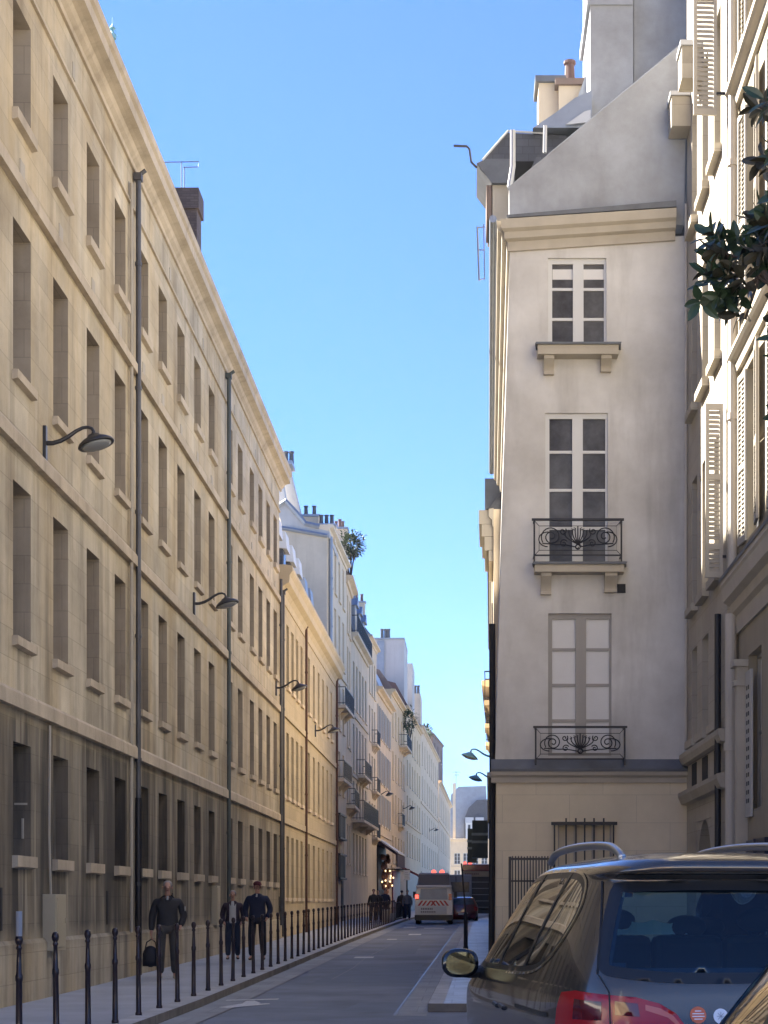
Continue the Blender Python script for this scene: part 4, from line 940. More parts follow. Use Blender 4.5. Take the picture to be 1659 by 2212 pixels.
r3, _, _ = building('balcony_house', 'cream house with projecting eaves further along the right side', (1.6, 100), (1.06, 74.1), 11.4, 'far_cream', rows_r[:2], 8, 1.0, D=9, cornice=(.5, .5), courses=(4.6,), roof=(roofpts(2.2, 3.0, .7, 9), 'zinc'), shutters=True)
m = MB(); m.tube([(6, -.15, .5), (6, -.15, 11)], .09, 8); m.build('drainpipe', 'lead_pipe', r3)
r4, _, _ = building('set_back_house', 'pale house set back at the far right, mostly hidden by the truck', (2.9, 150), (2.7, 100.1), 12, 'far_white', rows_r[:2], 12, 1.0, D=9, cornice=(.4, .5), roof=(roofpts(2, 3, .7, 9), 'slate'))
# hanging black shop sign boxes and a projecting shop blind on the right
def hanging_box(label, x0, x1, d, d2, y0, y1):
    t = thing('shop_sign', label, 'shop sign', (X(x1, d), d, Z(y1, d)), group='dark shop signs on the right side')
    m = MB(); m.box(X(x0, d), X(x1, d), d, d2, Z(y1, d), Z(y0, d)); m.build('sign_box', 'dark_green', t, world=True)
    h = y1 - y0
    m = MB()
    for q in (.34, .55): m.box(X(x0, d) - .02, X(x1, d), d - .025, d - .002, Z(y0 + h * (q + .07), d), Z(y0 + h * q, d))
    m.build('trim', 'green_trim', t, world=True)
    m = MB(); m.box(X(x1, d) - .02, X(x1, d) + .35, d + .1, d + .16, Z(y0 + 6, d), Z(y0 + 2, d)); m.build('bracket', 'iron', t, world=True)
hanging_box('dark green boxed shop sign with pale bands beside the gable corner', 1020, 1054, 56, 57.2, 1772, 1852)
hanging_box('plain dark shop sign box behind the banded green one', 1010, 1030, 68, 69.5, 1790, 1862)
# ---------------------------------------------------------------- wall lamps
def lamp(label, loc, rz, metal='lamp_metal', s=1.0):
    t = thing('street_lamp', label, 'street lamp', loc, rz, 'wall lamps along the street')
    m = MB(); m.box(.0, .05 * s, -.05, .05, -.26 * s, .26 * s); m.build('wall_plate', metal, t)
    pts = [(.05, 0), (.14, .0), (.26, .035), (.38, .10), (.50, .185), (.60, .235), (.68, .245), (.74, .225), (.765, .18), (.765, .12)]
    m = MB(); m.tube([(x * s, 0, z * s) for x, z in pts], [.036 * s, .034 * s, .034 * s, .032 * s, .028 * s, .025 * s, .024 * s, .024 * s, .028 * s, .04 * s], 10); m.build('arm', metal, t)
    Mt = Matrix.Translation((.80 * s, 0, .0)) @ Matrix.Rotation(R(-17), 4, 'Y') @ Matrix.Scale(s, 4)
    m = MB(); m.M = Mt; m.lathe([(.04, .14), (.09, .13), (.12, .10), (.20, .06), (.265, .015), (.285, -.02), (.275, -.035), (.24, -.03)], (0, 0, 0), 26); m.build('shade', metal, t, smooth=True)
    m = MB(); m.M = Mt; m.lathe([(.235, -.031), (.20, -.062), (.12, -.085), (.04, -.092)], (0, 0, 0), 22); m.build('glass', 'lamp_glass', t, smooth=True)
    return t
lamp('dark wall lamp on the long stone building, nearest to the camera', (-XW - .0, 25.6, 8.59), 0)
lamp('dark wall lamp on the long stone building, between its two tall drainpipes', (-XW, 39.5, 8.62), 0)
lamp('dark wall lamp at the far end of the long stone building', (-XW, 56.3, 8.79), 0)
lamp('dark wall lamp on the golden building with dormers', (-XW, 70.7, 8.83), 0)
lamp('wall lamp over the lit shop awning', (-6.42, 118.2, 9.2), 0)
lamp('wall lamp on the yellow house', (-5.72, 144.5, 9.7), 0)
lamp('tiny distant wall lamp beyond the yellow house', (-4.5, 190, 9.8), 0)
lamp('pale teal wall lamp on the right side standing out against the sky', (1.2, 80, 8.55), R(180), 'teal_metal', 1.45)
lamp('smaller pale teal wall lamp lower down on the right side', (1.54, 97, 8.75), R(180), 'teal_metal', 1.45)

# ---------------------------------------------------------------- bollards along the left kerb
def bollard_mesh(): 
    m = MB(); m.lathe([(.044, 0), (.044, .03), (.035, .05), (.032, .35), (.030, .70), (.036, .72), (.036, .76), (.028, .78), (.023, .92), (.021, 1.0), (.029, 1.015), (.029, 1.03), (.021, 1.045), (.034, 1.07), (.039, 1.10), (.033, 1.13), (.018, 1.15)], (0, 0, 0), 14); return m
BX, SP, D1 = 4.25, 1.434, 15.83
bm0 = None
for i in range(53):
    d = D1 + SP * i; x = -BX if d < 60 else kl(d) - .22; z = gzz(d) + .12
    if i == 0:
        t = thing('bollard', 'dark kerb bollard with a taller grey sleeve on top, nearest the left edge', 'bollard', (x, d, z), 0, 'bollards along the left kerb')
        o = bollard_mesh().build('post', 'bollard_paint', t, smooth=True)
        m = MB(); m.tube([(0, 0, 1.13), (0, 0, 1.37)], .03, 14); m.build('sleeve', 'van_grey', t); continue
    if bm0 is None: bm0 = bollard_mesh().build('bollard', 'bollard_paint', smooth=True); o = bm0
    else: o = bm0.copy(); col.objects.link(o)
    o.location = (x, d, z); o.rotation_euler = (R(rnd.uniform(-.6, .6)), R(rnd.uniform(-.6, .6)), 0)
    tag(o, 'slim dark ball-topped bollard, %s from the near end of the left kerb row' % ordinal(i + 1), 'bollard', 'bollards along the left kerb')
# low dark terrace screen on the kerb beyond, white planter box
t = thing('terrace_screen', 'low dark screen of thin uprights along the left kerb by the shops', 'screen', (kl(84) - .35, 93, gzz(93) + .12))
m = MB()
for k in range(40):
    d = 93.5 + k * .42; m.box(kl(d) - .37, kl(d) - .34, d, d + .05, gzz(d) + .1, gzz(d) + 1.15)
for q in (1.1, .2): m.tube([(kl(d) - .355, d, gzz(d) + .1 + q - .1) for d in (93.5, 98, 104, 110)], .035, 6)
m.build('bars', 'iron', t, world=True)
for (d, xo, lab) in ((88.0, -.55, 'pale square planter box standing on the left pavement near the shops'),):
    t = thing('planter', lab, 'planter', (kl(d) + xo, d, gzz(d) + .12)); m = MB(); m.extrude([(-.2, -.2, 0), (.2, -.2, 0), (.2, .2, 0), (-.2, .2, 0)], (0, 0, .62)); m.build('box', 'far_white', t, bevel=.02)
    m = MB(); m.box(-.23, .23, -.23, .23, .62, .68); m.build('rim', 'window_white', t)
# sign post on the right pavement
t = thing('sign_post', 'thin dark post with a thicker sleeve on the right pavement edge', 'post', (X(1006, 47), 47, gzz(47) + .12))
m = MB(); m.lathe([(.075, 0), (.07, .05), (.06, .1), (.055, .95), (.065, .98), (.03, 1.02)], n=12); m.build('sleeve', 'trousers_dark', t, smooth=True)
m = MB(); m.tube([(0, 0, .9), (-.04, 0, 1.5), (-.12, 0, 2.4)], .022, 8); m.build('post', 'dark_iron', t)
# cabinet on the stone wall
t = thing('utility_cabinet', 'pale upright cabinet fixed to the sooty stone wall above the plinth', 'cabinet', (-XW, 25.6, .75))
m = MB(); m.box(-.02, .20, -.05, .62, .08, .95); m.build('box', 'cabinet', t, bevel=.012)
m = MB(); m.box(.20, .212, .02, .56, .14, .90); m.box(.212, .225, .48, .52, .5, .58); m.build('door', 'cabinet', t)
t = thing('utility_cabinet', 'narrow pale cabinet on the stone wall behind the two walking men', 'cabinet', (-XW, 42.3, 1.0))
m = MB(); m.box(-.02, .15, 0, .5, .0, 1.0); m.build('box', 'cabinet', t, bevel=.012)
m = MB(); m.box(.15, .16, .05, .45, .06, .94); m.build('door', 'cabinet', t)
# white hanging shop sign and a dark blind further on
t = thing('hanging_sign', 'small white rectangular sign hanging out over the left pavement', 'sign', (X(879, 126), 126, Z(1901, 126)))
m = MB(); m.box(-.25, .22, 0, .08, 0, .75); m.build('panel', 'van_white', t); m = MB(); m.box(-1.6, .22, .02, .06, .77, .83); m.build('bracket', 'iron', t)
m = MB()
for k in range(4): m.box(-.15, .12 - .04 * (k % 2), -.012, -.002, .14 + k * .13, .18 + k * .13)
m.build('lettering', 'shutter_grey', t)
t = thing('shop_awning', 'small dark red folded shop awning beyond the white hanging sign', 'awning', (X(884, 135), 135, 4.6))
m = MB(); m.extrude([(-.75, 0, 0), (.75, 0, -.75), (.75, 0, -1.0), (.6, 0, -.85), (-.75, 0, -.2)], (0, 6, 0)); m.build('canvas', 'shop_red', t)

# ---------------------------------------------------------------- people
def skin_obj(name, V, E, roots, mt, parent, sub=2):
    me = bpy.data.meshes.new(name); me.from_pydata([v[0] for v in V], E, [])
    bm = bmesh.new(); bm.from_mesh(me); ly = bm.verts.layers.skin.verify(); bm.verts.ensure_lookup_table()
    for i, v in enumerate(V):
        r = v[1]; bm.verts[i][ly].radius = r if isinstance(r, tuple) else (r, r); bm.verts[i][ly].use_root = i in roots
    bm.to_mesh(me); bm.free()
    o = bpy.data.objects.new(name, me); col.objects.link(o)
    s = o.modifiers.new('skin', 'SKIN'); s.use_smooth_shade = True; s.branch_smoothing = .5
    if sub: q = o.modifiers.new('sub', 'SUBSURF'); q.levels = sub; q.render_levels = sub
    dg = bpy.context.evaluated_depsgraph_get(); dg.update()
    nm = bpy.data.meshes.new_from_object(o.evaluated_get(dg)); o.modifiers.clear(); o.data = nm
    nm.materials.clear(); nm.materials.append(MATS[mt])
    for p in nm.polygons: p.use_smooth = True
    o.parent = parent; return o
def person(label, loc, rz, h, pose='hang', jacket='jacket_black', trousers='trousers_dark', shoe='shoe', hair='hair_grey', shirt=None, cap=None, stride=.1, group=None, fine=True, open_front=False, turn=0, wide=1.0, coat=.86):
    k = h / 1.75; t = thing('person', label, 'person', loc, rz, group)
    P = lambda x, y, z: (x * k, y * k, z * k)
    arms = {'hang': ((.245, .04, 1.12), (.255, -.03, .88)), 'pocket': ((.262, .06, 1.13), (.20, -.09, .93)), 'bag': ((.245, .03, 1.11), (.255, -.02, .84)), 'fold': ((.27, .0, 1.13), (.08, -.2, 1.12))}
    pr, pl = pose if isinstance(pose, tuple) else (pose, pose)
    er, wr = [Vector((-a[0] * wide, a[1], a[2])) for a in arms[pr]]; el, wl = [Vector((a[0] * wide, a[1], a[2])) for a in arms[pl]]
    hip = .095 * wide; st = stride
    legs = {}
    for s, f in ((-1, 1), (1, -1)):
        legs[s] = [Vector((s * hip, 0, .90)), Vector((s * (hip + .015), -.03 - f * st * .6, .50)), Vector((s * (hip + .02), -f * st + .03, .09)), Vector((s * (hip + .035), -f * st - .13, .035))]
    ht = math.sin(turn) * .03
    V = [((0, 0, .97), (.125 * wide, .09)), ((0, 0, 1.15), (.105 * wide, .08)), ((0, 0, 1.34), (.125 * wide, .085)), ((0, .01, 1.45), (.062, .055)), ((0, .0, 1.52), .052), ((0, -.012, 1.585), (.062, .07)), ((0, -.008, 1.65), (.076, .092)), ((0, .008, 1.71), (.07, .085)), ((0, .01, 1.745), (.04, .05)),
         ((ht * 1.2, -.118, 1.632), .014)]
    E = [(0, 1), (1, 2), (2, 3), (3, 4), (4, 5), (5, 6), (6, 7), (7, 8), (6, 9)]
    def add(p, r, frm): V.append((tuple(p), r)); E.append((frm, len(V) - 1)); return len(V) - 1
    for s, (e, w_) in ((-1, (er, wr)), (1, (el, wl))):
        a = add((s * .150 * wide, 0, 1.365), .036, 2); a = add(e, .034, a); a = add(w_, .028, a)
        d = (w_ - e).normalized(); a = add(w_ + d * .07, (.036, .022), a)
    for s in (-1, 1):
        a = 0
        for p, r in zip(legs[s], (.088, .056, .036, .03)): a = add(p, r, a)
    roots = {0}
    if fine:    # five fingers on each hanging hand, as chains rooted in the palm
        for s, (e, w_, ps) in ((-1, (er, wr, pr)), (1, (el, wl, pl))):
            if ps not in ('hang', 'bag'): continue
            d = (w_ - e).normalized(); base = w_ + d * .075
            for j in range(4):
                off = Vector((0, (-.024 + .016 * j), 0)); L_ = (.07, .08, .076, .06)[j]
                b0 = len(V); curl = Vector((-s * .03, 0, 0)) * (1 if ps == 'hang' else 1.6)
                V += [(tuple(base + off), .0095), (tuple(base + off + d * L_ * .5 + curl * .25), .0088), (tuple(base + off + d * L_ * .9 + curl), .0075)]; E += [(b0, b0 + 1), (b0 + 1, b0 + 2)]; roots.add(b0)
            b0 = len(V); V += [(tuple(w_ + d * .03 + Vector((0, -.025, 0))), .011), (tuple(w_ + d * .065 + Vector((-s * .012, -.05, 0))), .0095), (tuple(w_ + d * .095 + Vector((-s * .02, -.052, 0))), .008)]; E += [(b0, b0 + 1), (b0 + 1, b0 + 2)]; roots.add(b0)
    V = [(P(*v[0]), tuple(q * k for q in v[1]) if isinstance(v[1], tuple) else v[1] * k) for v in V]
    skin_obj('body', V, E, roots, 'skin', t)
    sc_ = lambda Vv: [(P(*v[0]), tuple(q * k for q in v[1]) if isinstance(v[1], tuple) else v[1] * k) for v in Vv]
    # jacket
    V = [((0, .01, coat - .03), (.205 * wide, .155)), ((0, .01, .97), (.20 * wide, .15)), ((0, .01, 1.16), (.178 * wide, .135)), ((0, .0, 1.34), (.19 * wide, .138)), ((0, .012, 1.452), (.135, .105)), ((0, .012, 1.512), (.078, .076))]; E = [(0, 1), (1, 2), (2, 3), (3, 4), (4, 5)]
    for s, (e, w_) in ((-1, (er, wr)), (1, (el, wl))):
        a = len(V); V += [((s * .185 * wide, 0, 1.40), .084), (tuple(e), .072), (tuple(e.lerp(w_, .93)), .056)]; E += [(3, a), (a, a + 1), (a + 1, a + 2)]
    jo = skin_obj('jacket', sc_(V), E, {0}, jacket, t)
    if fine:
        m = MB()
        for s in (-1, 1): m.extrude([P(s * .03, -.085, 1.50), P(s * .10, -.105, 1.46), P(s * .045, -.145, 1.36)], (0, -.012, .004))
        m.build('collar', jacket, jo)
    if shirt:
        wv = .085 if open_front else .035; zb = .93 if open_front else 1.37
        m = MB(); ps = []
        for z, yy in ((1.49, -.080), (1.42, -.128), (1.34, -.150), (1.2, -.146), (1.08, -.142), (.93, -.155)):
            if z < zb: break
            ww = wv * (.55 if z > 1.45 else 1) * (1 if open_front else max(.15, (z - 1.33) / .16)); ps.append((ww, yy, z))
        for (wa, ya, za), (wb_, yb, zb_) in zip(ps, ps[1:]):
            n = 6
            for q in range(n):
                f = lambda ww, yy, z, tt: P(-ww + 2 * ww * tt, yy + .03 * (2 * tt - 1) ** 2 - .004, z)
                m.quad(f(wa, ya, za, q / n), f(wb_, yb, zb_, q / n), f(wb_, yb, zb_, (q + 1) / n), f(wa, ya, za, (q + 1) / n))
        m.build('shirt', shirt, t, smooth=True)
    V = [((0, .005, .96), (.14 * wide, .105))]; E = []
    for s in (-1, 1):
        a = len(V); L_ = legs[s]; V += [(tuple(L_[0]), (.102, .105)), (tuple(L_[1]), .088), (tuple(L_[2] + Vector((0, 0, .0))), .070)]; E += [(0, a), (a, a + 1), (a + 1, a + 2)]
    skin_obj('trousers', sc_(V), E, {0}, trousers, t)
    for s in (-1, 1):
        a, b_ = legs[s][2], legs[s][3]
        skin_obj('shoe', sc_([((a.x, a.y + .04, .045), .045), ((a.x + s * .004, (a.y + b_.y) / 2, .045), (.045, .042)), ((b_.x, b_.y, .03), (.044, .028))]), [(0, 1), (1, 2)], {0}, shoe, t)
    Mh = Matrix.Rotation(turn, 4, 'Z')
    if cap:
        m = MB(); m.M = Mh; m.ellipsoid(P(0, .005, 1.715), (.092 * k, .108 * k, .062 * k), 18, 10); m.extrude([P(-.07, -.07, 1.700), P(.07, -.07, 1.700), P(.055, -.165, 1.690), P(0, -.185, 1.688), P(-.055, -.165, 1.690)], (0, 0, .012)); m.build('cap', cap, t, smooth=True)
    if hair:
        m = MB(); m.M = Mh
        if cap: m.ellipsoid(P(0, .035, 1.65), (.085 * k, .078 * k, .07 * k), 16, 10)
        else: m.ellipsoid(P(0, .036, 1.692), (.086 * k, .084 * k, .078 * k), 18, 12)
        m.build('hair', hair, t, smooth=True)
    if fine:
        m = MB(); m.M = Mh
        for s in (-1, 1): m.ellipsoid(P(s * .03, -.088, 1.655), (.011, .008, .007), 8, 6)
        m.build('eyes', 'hair_dark', t)
        m = MB(); m.M = Mh; m.ellipsoid(P(0, -.090, 1.588), (.022, .008, .006), 8, 6); m.build('mouth', 'shop_red', t)
        m = MB(); m.M = Mh
        for s in (-1, 1): m.ellipsoid(P(s * .082, .005, 1.64), (.010, .022, .034), 8, 6); 
        m.build('ears', 'skin', t)
    return t
g = 'people walking on the left pavement'
d1 = 30.9; zf = gzz(d1) + .12
person('grey haired man in a black jacket walking with a dark bag', (X(362, d1), d1, zf), R(8), 1.80, ('bag', 'pocket'), 'jacket_black', 'trousers_grey', 'pale_shoe', 'hair_grey', 'shirt', None, .07, g, wide=1.12)
t = thing('bag', 'dark soft bag hanging from the hand of the grey haired man', 'bag', (X(362, d1) - .31, d1 - .02, zf + .22))
m = MB(); m.ellipsoid((0, 0, .20), (.15, .085, .20), 18, 12); m.box(-.135, .135, -.07, .07, .02, .26); m.build('pouch', 'bag', t, smooth=True)
m = MB(); m.tube([(-.10, 0, .34), (-.07, 0, .46), (.02, 0, .52), (.09, 0, .46), (.11, 0, .34)], .012, 8); m.build('handle', 'bag', t)
m = MB(); m.M = Matrix.Translation((X(362, d1), d1, zf)) @ Matrix.Rotation(R(8), 4, 'Z'); m.ellipsoid((.318, -.02, 1.30), (.012, .035, .05), 10, 8); [o for o in col.objects if o.name.startswith('person')][-1]; m.build('sleeve_patch', 'shirt', [o for o in col.objects if o.name == 'person'][0], world=True)
d2 = 39.0; zf = gzz(d2) + .12
person('shorter man in an open plum jacket over a pale shirt', (X(503, d2), d2, zf + .03), R(6), 1.60, 'pocket', 'jacket_plum', 'jeans', 'shoe', 'hair_grey', 'shirt', None, .06, g, open_front=True, wide=1.05)
d3 = 38.6; zf = gzz(d3) + .12
person('tall man in a navy jacket and dark red cap beside the shorter man', (X(556, d3), d3, zf + .03), R(-4), 1.80, 'pocket', 'jacket_navy', 'trousers_dark', 'shoe', 'hair_dark', 'shirt', 'cap_red', .05, g, turn=R(28), wide=1.12)
for px, d, h, jk, tr, lab in ((807, 86, 1.72, 'jacket_black', 'trousers_dark', 'distant person in a black coat at the end of the bollard row'), (832, 91, 1.74, 'jacket_navy', 'trousers_dark', 'distant person in dark navy clothes by the planter box'),
                              (817, 88.5, 1.68, 'jacket_black', 'jeans', 'distant person half hidden between two others near the shop'),
                              (868, 98, 1.72, 'coat_brown', 'trousers_dark', 'distant person in a brown coat left of the white van'), (880, 97, 1.74, 'grey_cloth', 'jeans', 'distant person in a grey top right behind the white van')):
    person(lab, (X(px, d), d, gzz(d) + (.12 if px < 860 else 0.06)), R(rnd.choice([0, 180])), h, 'hang', jk, tr, 'shoe', 'hair_dark', None, None, .09, 'distant people by the shops', fine=False)

# ---------------------------------------------------------------- plants
def leaf(m, p, d, up, L_, wd, fold=.25):
    d = d.normalized(); s = d.cross(up); s = s.normalized() if s.length > 1e-4 else Vector((1, 0, 0)); n = s.cross(d)
    prof = ((.0, .03), (.18, .34), (.42, .52), (.68, .47), (.88, .26), (1.0, .03)); rows = []
    for t, w_ in prof:
        c = p + d * L_ * t - n * L_ * .14 * t * t; h = n * fold * wd * w_
        rows.append((m.pt(c + s * wd * w_ + h), m.pt(c), m.pt(c - s * wd * w_ + h)))
    for r0, r1 in zip(rows, rows[1:]):
        m.face((r0[0], r1[0], r1[1], r0[1])); m.face((r0[1], r1[1], r1[2], r0[2]))
mg = thing('magnolia_tree', 'evergreen tree with dark glossy leaves reaching in from the right edge', 'tree', (3.1, 13.2, 0))
tips = []
def tip(px, py, d, n=11, L_=.185): tips.append((Vector((X(px, d), d, Z(py, d))), n, L_))
for px, py, n in ((1570, 600, 12), (1545, 545, 11), (1560, 520, 9), (1530, 590, 9), (1585, 640, 11), (1600, 590, 10), (1575, 560, 11), (1550, 640, 7), (1612, 545, 10), (1640, 500, 13), (1655, 480, 12), (1668, 530, 13), (1640, 545, 11), (1660, 580, 10), (1630, 470, 8), (1590, 680, 5), (1510, 652, 5), (1525, 505, 6), (1632, 228, 9), (1660, 235, 9), (1650, 212, 6), (1640, 350, 8), (1665, 345, 9), (1540, 505, 8), (1590, 520, 6), (1540, 575, 8), (1568, 665, 8), (1600, 625, 8), (1680, 500, 12), (1690, 560, 12), (1650, 455, 9), (1672, 455, 11)):
    tip(px, py, 14.2 + rnd.uniform(-.35, .35), n)
    if n >= 9:
        for q in range(1 if n >= 12 else 0): tip(px + rnd.uniform(-18, 18), py + rnd.uniform(-18, 18), 14.2 + rnd.uniform(-.5, .5), n)
for k in range(70):
    px = rnd.uniform(1680, 1900); py = rnd.uniform(120, 900); tip(px, py, 13.4 + rnd.uniform(-.9, .9), 10)
m = MB()
for p, n, L_ in tips:
    ax = Vector((rnd.uniform(-.9, -.1), rnd.uniform(-.7, .3), rnd.uniform(-.3, .7))).normalized()
    for j in range(n):
        a = 2.4 * j; tt = j / n
        e1 = ax.cross(Vector((0, 0, 1))).normalized(); e2 = ax.cross(e1)
        d = (e1 * math.cos(a) + e2 * math.sin(a)) * (1.1 - .7 * tt) + ax * (.15 + .9 * tt) + Vector((0, 0, -.12))
        leaf(m, p - ax * .10 * (1 - tt) + d * .01, d, ax, L_ * rnd.uniform(.75, 1.15), L_ * .42)
m.build('crown', 'magnolia_leaf', mg, world=True, recalc=False)
m = MB(); tr = [(3.1, 13.2, 0), (3.08, 13.22, 2), (3.12, 13.3, 4.5), (3.05, 13.4, 7), (3.1, 13.4, 9.5)]
m.tube(tr, [.13, .115, .095, .06, .03], 12); m.build('trunk', 'bark', mg, world=True)
m = MB()
def bough(a, pts, r0):
    pp = [Vector(a)] + [Vector((X(q[0], q[2]), q[2], Z(q[1], q[2]))) for q in pts]; m.tube(pp, [r0 * (1 - .75 * i / (len(pp) - 1)) for i in range(len(pp))], 8)
bough((3.1, 13.35, 5.2), ((1720, 700, 13.8), (1650, 590, 14.1), (1605, 630, 14.2), (1560, 625, 14.2), (1512, 655, 14.2)), .045)
bough((3.1, 13.35, 5.6), ((1740, 600, 13.8), (1665, 520, 14.1), (1600, 560, 14.2), (1545, 540, 14.2)), .04)
bough((3.08, 13.4, 6.4), ((1730, 480, 13.8), (1660, 355, 14.1), (1638, 350, 14.2)), .03)
bough((3.08, 13.4, 7.2), ((1740, 300, 13.9), (1665, 240, 14.1), (1632, 228, 14.2)), .03)
bough((3.1, 13.35, 5.2), ((1700, 640, 13.9), (1640, 600, 14.1), (1610, 690, 14.2), (1590, 680, 14.2)), .025)
for p, n, L_ in tips:
    if p.x > X(1690, 14): q = Vector((3.08, 13.4, p.z - .6)); m.tube([q, q.lerp(p, .5) + Vector((0, 0, -.05)), p], [.022, .014, .006], 5)
m.build('branch', 'bark', mg, world=True)
def shrub(label, c, r, n, base, lsize=.12, lm='roof_leaf'):
    t = thing('shrub', label, 'plant', base); c = Vector(c); m = MB()
    for k in range(n):
        a = rnd.uniform(0, 6.28); z = rnd.uniform(-1, 1); q = Vector((math.cos(a) * math.sqrt(1 - z * z), math.sin(a) * math.sqrt(1 - z * z), z)); rr = rnd.uniform(.25, 1) ** .6 * (1 + .25 * math.sin(3 * a + z * 4))
        p = c + Vector((q.x * r[0], q.y * r[1], q.z * r[2])) * rr; leaf(m, p, q + Vector((rnd.uniform(-1, 1), rnd.uniform(-1, 1), rnd.uniform(-.6, .8))), Vector((0, 0, 1)), lsize * rnd.uniform(.7, 1.4), lsize * .5)
    m.build('crown', lm, t, world=True, recalc=False)
    m = MB(); b_ = Vector(base)
    for k in range(5): e = c + Vector((rnd.uniform(-.7, .7) * r[0], rnd.uniform(-.7, .7) * r[1], rnd.uniform(-.2, .7) * r[2])); m.tube([b_, b_.lerp(e, .5) + Vector((rnd.uniform(-.08, .08), 0, 0)), e], [.05, .03, .01], 6)
    m.build('stem', 'bark', t, world=True)
shrub('wispy shrub growing on the roof edge of the narrow cream house', (X(759, 95), 95, Z(1178, 95)), (.72, .8, .72), 800, (X(757, 95), 95, 19.9), .20)
shrub('hanging greenery on the upper balcony of the yellow house', (X(884, 145), 145, Z(1555, 145)), (.6, 1.6, 1.0), 320, (X(882, 145), 145, 15), .25)
shrub('low roof planting along the edge of the far grey house', (X(922, 184), 184, Z(1581, 184)), (.6, 5, .6), 320, (X(921, 184), 184, 19.8), .25)
# ---------------------------------------------------------------- vehicles
def catmull(tab, n):
    """resample rows of numbers with a smooth curve, n steps per row"""
    out = []
    for i in range(len(tab) - 1):
        p0, p1, p2, p3 = tab[max(0, i - 1)], tab[i], tab[i + 1], tab[min(len(tab) - 1, i + 2)]
        for k in range(n):
            t = k / n; out.append([.5 * (2 * b_ + (c - a) * t + (2 * a - 5 * b_ + 4 * c - d) * t * t + (3 * b_ - a - 3 * c + d) * t ** 3) for a, b_, c, d in zip(p0, p1, p2, p3)])
    out.append(list(tab[-1])); return out
class Car:
    """body as a stack of plan outlines; car frame: u to the right, v forward from the tail, w up"""
    def __init__(s, tab, label, loc, rz, paint, group=None, n=3, N=120, cat='car', name='parked_car'):
        s.root = thing(name, label, cat, loc, rz, group); s.paint = paint
        rows = catmull(tab, n); rings = []
        for w_, vr, vf, hw, er, ef in rows:
            c, a = (vr + vf) / 2, (vf - vr) / 2; ring = []
            for k in range(N):
                th = 2 * math.pi * (k + .5) / N; cu_, su = math.cos(th), math.sin(th); e = ef if su > 0 else er
                ring.append((hw * math.copysign(abs(cu_) ** (2 / e), cu_), c + a * math.copysign(abs(su) ** (2 / e), su), w_))
            rings.append(ring)
        s.V = [p for r in rings for p in r]; s.Fc = []
        for i in range(len(rings) - 1):
            for k in range(N): s.Fc.append((i * N + k, i * N + (k + 1) % N, (i + 1) * N + (k + 1) % N, (i + 1) * N + k))
        s.Fc.append(tuple(range(N))[::-1]); s.Fc.append(tuple((len(rings) - 1) * N + k for k in range(N)))
        s.bvh = BVHTree.FromPolygons(s.V, s.Fc); s.cuts = []
    def body(s, name='body'):
        m = MB(); m.v = [Vector(p) for p in s.V]
        for f in s.Fc:
            c = sum((Vector(s.V[i]) for i in f), Vector()) / len(f)
            if len(f) == 4 and any(t(c) for t in s.cuts): continue
            m.f.append(f); m.m.append(0)
        o = m.build(name, s.paint, s.root, smooth=True); return o
    def conform(s, name, mt, poly, e1, e2, dr, off=.004, parent=None, step=.05, hole=None, thick=0):
        """panel with the outline poly (2-D in e1,e2) laid on the body along dr"""
        e1, e2, dr = Vector(e1).normalized(), Vector(e2).normalized(), Vector(dr).normalized()
        def dens(pl):
            r = []
            for i in range(len(pl)):
                a, b_ = Vector(pl[i]), Vector(pl[(i + 1) % len(pl)]); k = max(1, int((b_ - a).length / step))
                for j in range(k): r.append(a.lerp(b_, j / k))
            return r
        P = dens(poly); n0 = len(P); edges = [(i, (i + 1) % n0) for i in range(n0)]
        if hole:
            H = dens(hole); edges += [(n0 + i, n0 + (i + 1) % len(H)) for i in range(len(H))]; P = P + H
        xs = [p.x for p in P]; ys = [p.y for p in P]; g = []
        def inside(q, pl):
            c = False
            for i in range(len(pl)):
                a, b_ = pl[i], pl[i - 1]
                if (a[1] > q.y) != (b_[1] > q.y) and q.x < (b_[0] - a[0]) * (q.y - a[1]) / (b_[1] - a[1]) + a[0]: c = not c
            return c
        x = min(xs)
        while x < max(xs):
            y = min(ys)
            while y < max(ys):
                q = Vector((x, y))
                if inside(q, poly) and not (hole and inside(q, hole)) and min((q - p).length for p in P) > step * .45: g.append(q)
                y += step
            x += step
        v2, ed, fc, *_ = geometry.delaunay_2d_cdt(P + g, edges, [], 0, 1e-5)
        m = MB(); hit = []
        for q in v2:
            o_ = e1 * q.x + e2 * q.y - dr * 8; r = s.bvh.ray_cast(o_, dr)
            if r[0] is None:
                r = s.bvh.find_nearest(o_ + dr * 8)
            nn = r[1] if r[1].dot(dr) < 0 else -r[1]
            hit.append(r[0] + nn * off)
        for h in hit: m.pt(h)
        for f in fc:
            c = sum((v2[i] for i in f), Vector((0, 0))) / len(f)
            if inside(c, poly) and not (hole and inside(c, hole)): m.face(f)
        return m.build(name, mt, parent or s.root, smooth=True, recalc=False)
def rounded(pl, n=5):
    r = []; N = len(pl)
    for i in range(N):
        p0, p1, p2, p3 = (Vector(pl[(i + j - 1) % N]) for j in range(4))
        for k in range(n):
            t = k / n; r.append(tuple(.5 * (2 * p1 + (p2 - p0) * t + (2 * p0 - 5 * p1 + 4 * p2 - p3) * t * t + (3 * p1 - p0 - 3 * p2 + p3) * t ** 3)))
    return r
